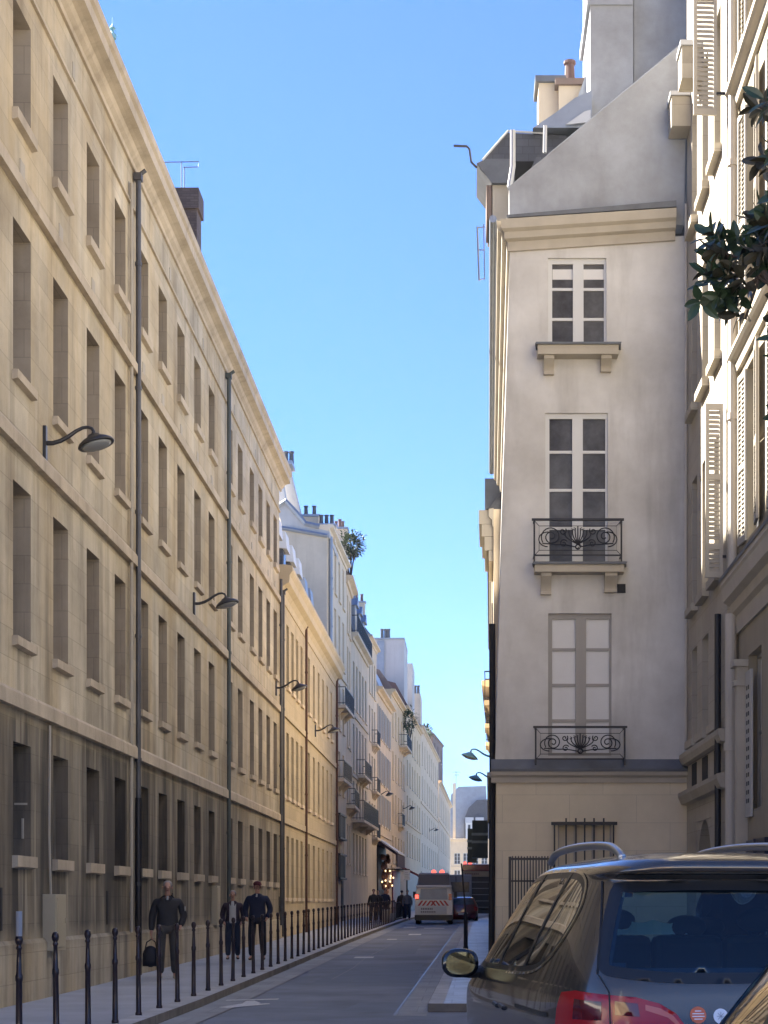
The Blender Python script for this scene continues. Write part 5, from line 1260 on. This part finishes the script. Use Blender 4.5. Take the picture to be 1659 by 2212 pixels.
def grow(pl, d):
    pl = [Vector(p) for p in pl]; N = len(pl); ar = sum(pl[i].x * pl[(i + 1) % N].y - pl[(i + 1) % N].x * pl[i].y for i in range(N)); sg = 1 if ar > 0 else -1; out = []
    for i in range(N):
        t = (pl[(i + 1) % N] - pl[i - 1]); t = t.normalized() if t.length > 1e-9 else Vector((1, 0)); out.append(tuple(pl[i] + Vector((t.y, -t.x)) * sg * d))
    return out
def rrect(x0, x1, y0, y1, r, n=4):
    out = []
    for cx_, cy_, a0 in ((x1 - r, y0 + r, -90), (x1 - r, y1 - r, 0), (x0 + r, y1 - r, 90), (x0 + r, y0 + r, 180)):
        for k in range(n + 1): a = R(a0 + 90 * k / n); out.append((cx_ + r * math.cos(a), cy_ + r * math.sin(a)))
    return out
def point_in(q, pl):
    c = False
    for i in range(len(pl)):
        a, b_ = pl[i], pl[i - 1]
        if (a[1] > q[1]) != (b_[1] > q[1]) and q[0] < (b_[0] - a[0]) * (q[1] - a[1]) / (b_[1] - a[1]) + a[0]: c = not c
    return c
LEFT = ((0, 1, 0), (0, 0, 1), (1, 0, 0)); RIGHT = ((0, 1, 0), (0, 0, 1), (-1, 0, 0)); REAR = ((1, 0, 0), (0, 0, 1), (0, 1, 0)); FRONT = ((1, 0, 0), (0, 0, 1), (0, -1, 0))
def wheel(root, u, v, r=.33, wd=.21):
    s = 1 if u > 0 else -1
    m = MB(); m.M = Matrix.Translation((u, v, r)) @ Matrix.Rotation(R(90), 4, 'Y'); m.lathe([(r * .66, -wd / 2), (r * .95, -wd / 2), (r, -wd / 2 + .03), (r, wd / 2 - .03), (r * .95, wd / 2), (r * .66, wd / 2)], n=28); o = m.build('wheel', 'rubber', root, smooth=True)
    m = MB(); m.M = Matrix.Translation((u + s * .005, v, r)) @ Matrix.Rotation(R(90), 4, 'Y'); m.lathe([(r * .66, -wd / 2 - .006), (r * .6, -wd / 2 + .02), (.06, -wd / 2 + .03), (.06, wd / 2 - .03), (r * .6, wd / 2 - .02), (r * .66, wd / 2 + .006)], n=24); m.build('rim', 'rail_metal', o)

# --- the grey people carrier in the foreground
K = 1.03
MPV = [(.20, .20, 4.55, .80, 6, 4), (.30, .06, 4.74, .89, 6, 4), (.45, .0, 4.83, .925, 6, 4), (.62, .0, 4.84, .945, 6, 4), (.76, .02, 4.82, .95, 6, 4), (.86, .045, 4.72, .95, 6.5, 4), (.94, .06, 4.42, .945, 7, 4), (1.0, .07, 4.10, .935, 7, 4.5), (1.06, .085, 3.80, .918, 7, 5),
       (1.15, .12, 3.62, .886, 7, 5), (1.28, .19, 3.36, .832, 7, 5), (1.42, .27, 3.10, .768, 7, 5), (1.52, .325, 2.92, .718, 7, 5), (1.565, .345, 2.83, .694, 7, 5), (1.585, .30, 2.78, .682, 7, 5), (1.60, .22, 2.72, .672, 7, 5), (1.635, .205, 2.62, .645, 6, 5), (1.665, .235, 2.47, .59, 5.5, 5), (1.69, .33, 2.28, .50, 5, 4), (1.705, .46, 2.1, .40, 4, 4), (1.715, .7, 1.9, .28, 4, 4), (1.72, 1.0, 1.6, .12, 4, 4)]
WZ = lambda w_: w_ * 1.03 if w_ < 1.06 else 1.0918 + (w_ - 1.06) * 1.13
mpv = Car([[WZ(r[0])] + [K * q for q in r[1:4]] + r[4:] for r in map(list, MPV)], 'dark grey people carrier with roof rails parked in front of the white gable', (1.495, 9.31, .04), R(8.3), 'car_grey', N=200, n=4)
kk = lambda pl: [(a * K, WZ(b_)) for a, b_ in pl]
rg = kk([(0, 1.045), (.35, 1.05), (.62, 1.075), (.715, 1.10), (.73, 1.17), (.685, 1.32), (.63, 1.47), (.60, 1.525), (.56, 1.55), (.3, 1.56), (0, 1.563), (-.3, 1.56), (-.56, 1.55), (-.60, 1.525), (-.63, 1.47), (-.685, 1.32), (-.73, 1.17), (-.715, 1.10), (-.62, 1.075), (-.35, 1.05)])
rg = rounded(rg, 3)
dlo = rounded(kk([(3.5, 1.075), (3.1, 1.035), (2.3, 1.04), (1.45, 1.06), (1.0, 1.10), (.72, 1.20), (.58, 1.36), (.60, 1.48), (.72, 1.565), (1.0, 1.605), (1.6, 1.615), (2.2, 1.605), (2.62, 1.56), (2.95, 1.42), (3.28, 1.22)]), 4)
wsl = kk([(-.78, 1.10), (.78, 1.10), (.60, 1.56), (-.60, 1.56)])
rcut = grow(rg, -.075); dcut = grow(dlo, -.045)
mpv.cuts = [lambda c: c.y < 1.2 and point_in((c.x, c.z), rcut), lambda c: abs(c.x) > .5 and c.y > .5 and point_in((c.y, c.z), dcut), lambda c: c.y > 2.4 and point_in((c.x, c.z), wsl)]
mpv.body()
frit = grow(rg, -.06)
o = mpv.conform('rear_window', 'black_trim', rg, *REAR, off=.004, hole=frit, step=.035); mpv.conform('glass', 'car_glass', grow(rg, -.055), *REAR, off=.002, parent=o, step=.05)
for sd in (LEFT, RIGHT):
    o = mpv.conform('side_window', 'black_trim', dlo, *sd, off=.004, hole=grow(dlo, -.035), step=.04); mpv.conform('glass', 'side_glass', grow(dlo, -.03), *sd, off=.002, parent=o, step=.06)
    for (a, b_, wv) in (((2.36, 1.035), (1.98, 1.62), .045), ((1.46, 1.05), (1.14, 1.62), .04)):
        mpv.conform('pillar_strip', 'black_trim', kk([(a[0] - wv, a[1]), (a[0] + wv, a[1]), (b_[0] + wv, b_[1]), (b_[0] - wv, b_[1])]), *sd, off=.006, parent=o, step=.05)
    mpv.conform('chrome_trim', 'chrome', grow(dlo, .017), *sd, off=.007, hole=dlo, parent=o, step=.03)
    mpv.conform('door_rail', 'black_trim', rrect(.62 * K, 1.55 * K, .835 * K, .86 * K, .012), *sd, off=.005, step=.03)
    for vv in (2.28, 2.02):
        m = MB(); us_ = -1 if sd is LEFT else 1; m.tube([(us_ * .955, (vv - .10) * K, .80 * K), (us_ * .985, (vv - .07) * K, .805 * K), (us_ * .985, (vv + .07) * K, .815 * K), (us_ * .955, (vv + .10) * K, .815 * K)], .016, 8); m.build('door_handle', 'black_trim', mpv.root)
o = mpv.conform('windscreen', 'clear_glass', wsl, *FRONT, off=.003, step=.08)
# tail lamps: one on the wing, one on the hatch, either side
for s in (-1, 1):
    hatch = [(s * a, b_) for a, b_ in kk([(.672, .70), (.672, .985), (.55, .975), (.42, .94), (.33, .885), (.285, .82), (.27, .74), (.30, .70)])]
    o = mpv.conform('tail_lamp', 'tail_red', hatch, *REAR, off=.010, step=.03)
    mpv.conform('lamp_band', 'tail_red_deep', [(s * a, b_) for a, b_ in kk([(.66, .88), (.66, .955), (.54, .94), (.53, .87)])], *REAR, off=.013, parent=o, step=.03)
    mpv.conform('lamp_flash', 'tail_orange', [(s * a, b_) for a, b_ in kk([(.50, .935), (.42, .915), (.35, .875), (.315, .83), (.33, .82), (.38, .865), (.50, .905)])], *REAR, off=.013, parent=o, step=.03)
    e1 = (1, -s * -1 * 1, 0) if s > 0 else (1, -1, 0)
    q = math.sqrt(.5)
    # wing half, projected along the corner diagonal
    if s < 0: e1, dr = (q, -q, 0), (q, q, 0)
    else: e1, dr = (q, q, 0), (-q, q, 0)
    base = Vector((s * .95 * K, 0, 0)).dot(Vector(e1)); 
    cl = Vector((s * .682 * K, .08, 0)).dot(Vector(e1)); cr_ = Vector((s * .955 * K, .46, 0)).dot(Vector(e1))
    wing_l = [(cl, .70 * K), (cl, .985 * K), (cl + (cr_ - cl) * .5, 1.005 * K), (cl + (cr_ - cl) * .78, .99 * K), (cr_ - (cr_ - cl) * .1, .90 * K), (cr_, .76 * K), (cr_, .70 * K)]
    o = mpv.conform('tail_lamp', 'tail_red', wing_l, e1, (0, 0, 1), dr, off=.010, step=.03)
    w2 = [(cl + (cr_ - cl) * .12, .85 * K), (cl + (cr_ - cl) * .12, .95 * K), (cl + (cr_ - cl) * .5, .96 * K), (cl + (cr_ - cl) * .55, .85 * K)]
    mpv.conform('lamp_band', 'tail_red_deep', w2, e1, (0, 0, 1), dr, off=.013, parent=o, step=.03)
    m = MB(); zz = [(.70, .05), (.78, .04), (.9, .055), (1.0, .075), (1.08, .09)]
    mpv.conform('hatch_seam', 'dark_void', [(s * .676 * K, .5 * K), (s * .682 * K, .5 * K), (s * .69 * K, 1.0 * K), (s * .735 * K, 1.09 * K), (s * .727 * K, 1.09 * K), (s * .682 * K, 1.0 * K)], *REAR, off=.012, step=.03)
    mpv.conform('hatch_seam', 'dark_void', [(s * .735 * K, 1.13), (s * .743 * K, 1.13), (s * .642 * K, 1.655), (s * .634 * K, 1.655)], *REAR, off=.006, step=.03)
    m = MB(); pts = [(-.50, .58, 1.68), (-.51, .65, 1.715), (-.515, .88, 1.75), (-.515, 1.5, 1.768), (-.51, 2.1, 1.765), (-.505, 2.5, 1.745), (-.50, 2.68, 1.70)]
    sm = catmull([list(p) for p in pts], 5); m.tube([(-s * a * K * 1.0 if s > 0 else a * K, b_ * K, WZ(c)) for a, b_, c in sm], [.026] * len(sm), 10); m.build('roof_rail', 'rail_metal', mpv.root, smooth=True)
    # door mirror
    m = MB(); cu_ = s * 1.075 * K; cv, cw = 3.18 * K, 1.055 * K; nn = 22; rings = []
    for (dv, a, b_) in ((-.085, .128, .100), (-.07, .136, .108), (.0, .132, .104), (.06, .108, .084), (.10, .06, .045), (.112, .01, .01)):
        rings.append([m.pt((cu_ + a * math.copysign(abs(math.cos(2 * math.pi * j / nn)) ** .75, math.cos(2 * math.pi * j / nn)), cv + dv, cw + b_ * math.copysign(abs(math.sin(2 * math.pi * j / nn)) ** .8, math.sin(2 * math.pi * j / nn)))) for j in range(nn)])
    for i in range(len(rings) - 1):
        for j in range(nn): m.face((rings[i][j], rings[i][(j + 1) % nn], rings[i + 1][(j + 1) % nn], rings[i + 1][j]))
    m.face(rings[0][::-1]); mo = m.build('door_mirror', 'car_black', mpv.root, smooth=True)
    m = MB(); m.face([m.pt((cu_ + .108 * math.copysign(abs(math.cos(2 * math.pi * j / nn)) ** .75, math.cos(2 * math.pi * j / nn)), cv - .0865, cw + .083 * math.copysign(abs(math.sin(2 * math.pi * j / nn)) ** .8, math.sin(2 * math.pi * j / nn)))) for j in range(nn)]); m.build('mirror_glass', 'mirror', mo)
    m = MB(); m.tube([(s * .885 * K, cv + .03, cw - .06), (s * .98 * K, cv + .02, cw - .075), (cu_, cv, cw - .07)], [.05, .042, .04], 10); m.build('mirror_arm', 'black_trim', mo)
mpv.conform('bumper_seam', 'dark_void', rrect(-.9 * K, .9 * K, .60 * K, .612 * K, .004), *REAR, off=.006, step=.05)
mpv.conform('spoiler_lip', 'black_trim', rrect(-.58 * K, .58 * K, WZ(1.572), WZ(1.592), .006), *REAR, off=.004, step=.04)
def disc(cx_, cy_, r, n=24): return [(cx_ + r * math.cos(2 * math.pi * k / n), cy_ + r * math.sin(2 * math.pi * k / n)) for k in range(n)]
su1, su2, sw1, sw2 = -.215, -.085, .878 * K, .870 * K
o = mpv.conform('sticker', 'sticker_orange', disc(su1, sw1, .047), *REAR, off=.004, step=.02); o['label'] = 'round orange sticker with pale lines of text'
for k, (q, ww) in enumerate(((.022, .018), (.007, .034), (-.008, .036), (-.023, .024))): mpv.conform('sticker_text', 'sticker_white', rrect(su1 - ww, su1 + ww, sw1 + q - .0028, sw1 + q + .0028, .001, 2), *REAR, off=.006, parent=o, step=.02)
o = mpv.conform('sticker', 'sticker_white', disc(su2, sw2, .043), *REAR, off=.004, step=.02); o['label'] = 'round white sticker with a grey star mark'
for a in range(4):
    ca, sa = math.cos(a * math.pi / 4), math.sin(a * math.pi / 4); pl = [(-.024, -.0016), (.024, -.0016), (.024, .0016), (-.024, .0016)]
    mpv.conform('sticker_mark', 'van_grey', [(su2 + x * ca - y * sa, sw2 + x * sa + y * ca) for x, y in pl], *REAR, off=.006, parent=o, step=.02)
# inside: bench backs, head rests, parcel shelf with a folded paper, wheel, dash
m = MB()
for u in (-.45, 0, .45): m.box(u - .222, u + .222, .98, 1.12, .5, 1.33)
for u in (-.42, .42): m.box(u - .26, u + .26, 1.95, 2.08, .5, 1.24)
m.build('seat_back', 'seat_cloth', mpv.root, bevel=.05)
for u, v, w_ in ((-.45, 1.06, 1.42), (.45, 1.06, 1.42), (0, 1.06, 1.38), (-.42, 2.05, 1.36), (.42, 2.05, 1.36)):
    m = MB(); m.ellipsoid((u, v, w_), (.13, .06, .075), 16, 10); m.box(u - .05, u - .035, v - .01, v + .01, w_ - .2, w_); m.box(u + .035, u + .05, v - .01, v + .01, w_ - .2, w_); m.build('head_rest', 'seat_cloth', mpv.root, smooth=True)
m = MB(); m.box(-.8, .8, 2.95, 3.5, .6, 1.02); m.box(-.86, .86, .15, 3.5, .28, .42); m.box(-.72, .72, .30, .92, .93, .95); m.build('interior_trim', 'seat_cloth', mpv.root)
m = MB(); rr = random.Random(3); n = 12; pts = []
for k in range(n + 1): pts.append((-.58 + .62 * k / n, 1.02 + .012 * math.sin(k * 2.1), 1.375 + .045 * math.sin(math.pi * k / n) + .012 * rr.uniform(-1, 1)))
for a, b_ in zip(pts, pts[1:]): m.quad((a[0], a[1], 1.335), (b_[0], b_[1], 1.335), b_, a)
m.build('folded_paper', 'paper', mpv.root, recalc=False)
for u in (-.80, .80):
    for v in (.98, 3.85): wheel(mpv.root, u, v)

# --- the black car whose windscreen post cuts the lower right corner
HB = [(.20, .15, 3.9, .78, 5, 4), (.34, .03, 4.08, .84, 5, 4), (.55, .0, 4.12, .87, 5, 4), (.72, .03, 4.06, .875, 5, 4), (.82, .06, 3.8, .87, 6, 4), (.90, .09, 3.35, .862, 6, 4), (.95, .11, 3.12, .85, 6, 5), (1.05, .17, 2.92, .81, 6, 5), (1.18, .27, 2.66, .745, 6, 5), (1.30, .38, 2.40, .68, 6, 5), (1.37, .45, 2.22, .63, 6, 5), (1.41, .55, 2.05, .55, 5, 4), (1.435, .75, 1.8, .40, 4, 4), (1.445, 1.0, 1.5, .15, 4, 4)]
bk = Car([list(r) for r in HB], 'black car in the corner, only its windscreen post and side glass showing', (1.615, 3.0, .135), 0, 'car_black', N=120, n=4)
bd = rounded([(2.95, .985), (2.4, .96), (1.4, .97), (.75, 1.03), (.55, 1.12), (.72, 1.26), (1.1, 1.345), (1.7, 1.355), (2.15, 1.30), (2.5, 1.18)], 4); bc = grow(bd, -.04)
bws = [(-.70, 1.0), (.70, 1.0), (.56, 1.34), (-.56, 1.34)]
bk.cuts = [lambda c: abs(c.x) > .5 and c.y > .4 and point_in((c.y, c.z), bc), lambda c: c.y > 2.0 and point_in((c.x, c.z), bws)]
bk.body()
for sd in (LEFT, RIGHT):
    o = bk.conform('side_window', 'black_trim', bd, *sd, off=.004, hole=grow(bd, -.03), step=.04); bk.conform('glass', 'side_glass', grow(bd, -.025), *sd, off=.002, parent=o, step=.06)
    bk.conform('pillar_strip', 'black_trim', [(1.62, .96), (1.72, .96), (1.6, 1.36), (1.5, 1.36)], *sd, off=.006, parent=o, step=.05)
bk.conform('windscreen', 'clear_glass', bws, *FRONT, off=.003, step=.08)
rwb = rounded([(0, 1.0), (.6, 1.02), (.62, 1.1), (.5, 1.3), (0, 1.32), (-.5, 1.3), (-.62, 1.1), (-.6, 1.02)], 3); bk.conform('rear_window', 'pane', rwb, *REAR, off=.004)
m = MB(); m.box(-.7, .7, .3, 3.0, .3, .4); m.box(-.5, -.1, 1.5, 1.62, .4, 1.0); m.box(.1, .5, 1.5, 1.62, .4, 1.0); m.build('seat_back', 'seat_cloth', bk.root, bevel=.05)
for s in (-1, 1):
    bk.conform('tail_lamp', 'tail_red', [(s * a, b_) for a, b_ in ((.80, .68), (.80, .9), (.6, .92), (.55, .75))], *REAR, off=.01, step=.05)
    m = MB(); m.ellipsoid((s * .96, 2.55, .87), (.10, .06, .07), 16, 10); m.box(s * .82, s * .97, 2.55, 2.59, .83, .87); m.build('door_mirror', 'car_black', bk.root, smooth=True)
for u in (-.74, .74):
    for v in (.75, 3.25): wheel(bk.root, u, v, .30, .19)

# --- white utility van with chevrons
vd = 88.0; vx = X(937, vd)
van = thing('service_van', 'white service van with red chevrons and red beacons driving away', 'van', (vx, vd, gzz(vd)))
m = MB()
m.extrude([(-.98, 0, .35), (.98, 0, .35), (1.0, 0, 1.0), (.97, 0, 1.55), (.90, 0, 1.98), (-.90, 0, 1.98), (-.97, 0, 1.55), (-1.0, 0, 1.0)], (0, 4.4, 0)); m.build('body', 'van_white', van, bevel=.05)
m = MB(); m.extrude([(-.90, .35, 1.985), (.90, .35, 1.985), (.78, .5, 2.72), (-.78, .5, 2.72)], (0, 3.0, 0)); m.build('high_roof', 'van_grey', van, bevel=.05)
m = MB(); m.box(-.80, .80, .30, .36, 2.05, 2.62); m.build('upper_panel', 'grey_cloth', van)
m = MB(); m.box(-.93, .93, -.14, .3, 1.93, 2.06); m.build('roof_lip', 'window_white', van, bevel=.03)
m = MB(); m.extrude([(-.74, -.02, 1.30), (.74, -.02, 1.30), (.68, -.02, 1.88), (-.68, -.02, 1.88)], (0, .03, 0)); m.build('rear_window', 'zinc', van)
m = MB(); m.box(-.84, .84, -.03, .02, .98, 1.26); m.build('chevron_panel', 'van_white', van)
m = MB()
for k in range(-4, 4):
    x = k * .22 + .03; s = -1 if k < 0 else 1
    m.extrude([(x, -.045, .985), (x + .11, -.045, .985), (x + .11 - s * .2, -.045, 1.255), (x - s * .2, -.045, 1.255)], (0, .012, 0))
m.build('chevron', 'chevron_red', van)
m = MB(); m.box(-.80, .68, -.07, .0, .55, .96); m.build('tail_panel', 'window_white', van, bevel=.02)
m = MB()
for k in range(7): m.box(-.66 + k * .09, -.60 + k * .09, -.078, -.072, .77, .87)
for k in range(8): m.box(-.68 + k * .10, -.61 + k * .10, -.078, -.072, .62, .70)
m.build('lettering', 'grey_cloth', van)
m = MB(); m.box(-1.0, 1.0, -.12, .1, .22, .5); m.build('bumper', 'black_trim', van)
for s in (-1, 1):
    m = MB(); m.box(s * .86 - .09, s * .86 + .09, -.05, .02, 1.28, 1.62); o = m.build('tail_lamp', 'tail_red', van)
    if s < 0: m = MB(); m.box(-.98, -.80, -.065, -.052, 1.36, 1.56); m.build('lamp_bulb', 'tail_lit', o)
    m = MB(); m.box(s * 1.02, s * 1.2, 3.3, 3.36, 1.4, 1.75); m.build('door_mirror', 'black_trim', van)
for x in (-.02, .42):
    m = MB(); m.lathe([(.13, 0), (.13, .07), (.10, .14), (.03, .17)], (x, .9, 2.72), 12); m.build('beacon', 'tail_lit', van)
for u in (-.86, .86):
    for v in (.9, 3.6): wheel(van, u, v, .32, .22)
# --- red car with a lit tail lamp
RC = [[a, b_, c, d, e, f] for a, b_, c, d, e, f in HB]
rc = Car(RC, 'dark red car with a lit tail lamp just right of the white van', (X(1000, 92), 92, gzz(92)), R(2), 'car_red', N=60, n=2)
rc.body()
rc.conform('rear_window', 'pane', rwb, *REAR, off=.01, step=.1)
for s in (-1, 1): o = rc.conform('tail_lamp', 'tail_lit' if s < 0 else 'tail_red', [(s * a, b_) for a, b_ in ((.80, .66), (.80, .88), (.62, .90), (.60, .70))], *REAR, off=.015, step=.08)
m = MB(); m.box(-.26, .26, -.03, .05, .45, .56); m.build('number_plate', 'window_white', rc.root)
for sd in (LEFT, RIGHT): rc.conform('side_window', 'pane', bd, *sd, off=.01, step=.12)
for u in (-.74, .74):
    for v in (.75, 3.25): wheel(rc.root, u, v, .30, .19)
# --- grey van and dark lorry further on
gv = thing('delivery_van', 'plain grey box van half hidden behind the white service van', 'van', (X(985, 101), 101, gzz(101)))
m = MB(); m.box(-.95, .95, 0, 4.6, .45, 2.75); m.build('body', 'van_grey', gv, bevel=.06)
m = MB(); m.box(-.02, .02, -.02, .01, .6, 2.65); m.build('door_seam', 'dark_void', gv); m = MB(); m.box(-.8, .8, -.025, .01, 1.7, 2.3); m.build('rear_window', 'pane', gv)
for u in (-.84, .84):
    for v in (.9, 3.6): wheel(gv, u, v, .33, .22)
lr = thing('lorry', 'tall dark lorry with a pale top band and red beacons on the right', 'lorry', (X(1035, 112), 112, gzz(112)))
m = MB(); m.box(-1.1, 1.1, 0, 7, .55, 2.75); m.build('body', 'truck_dark', lr, bevel=.04)
m = MB(); m.box(-1.12, 1.12, -.03, 7.02, 2.76, 3.12); m.build('top_band', 'cream', lr)
m = MB()
for k in range(8): m.box(-.95 + k * .12, -.87 + k * .12, -.045, -.032, 2.88, 3.0)
m.build('lettering', 'terracotta', lr)
m = MB(); m.box(-1.1, 1.1, .1, 7, 3.125, 3.6); m.build('red_top', 'car_red', lr, bevel=.05)
m = MB()
for k in range(5): m.box(-1.05, 1.05, -.03, .0, .7 + k * .42, .735 + k * .42)
m.build('shutter_slat', 'van_grey', lr)
for x in (-.95, -.6): m = MB(); m.lathe([(.12, 0), (.12, .1), (.05, .17)], (x, .4, 3.6), 10); m.build('beacon', 'tail_lit', lr)
m = MB(); m.box(-1.1, 1.1, -.1, .1, .3, .55); m.build('bumper', 'black_trim', lr)
for u in (-.95, .95):
    for v in (1.4, 5.6): wheel(lr, u, v, .45, .28)

# ---------------------------------------------------------------- the air of the street
b = MB(); b.box(-60, 60, -95, 345, -1.3, 42); hz = b.build('haze', 'dark_void'); hz.data.materials.clear(); tag(hz, kind='stuff')
hm = bpy.data.materials.new('haze'); hm.use_nodes = True; n = hm.node_tree.nodes; n.remove(n['Principled BSDF'])
pvn = n.new('ShaderNodeVolumePrincipled'); pvn.inputs['Color'].default_value = (.95, .96, .97, 1); pvn.inputs['Density'].default_value = .0002; pvn.inputs['Anisotropy'].default_value = .3
hm.node_tree.links.new(pvn.outputs[0], n['Material Output'].inputs['Volume']); hz.data.materials.append(hm)
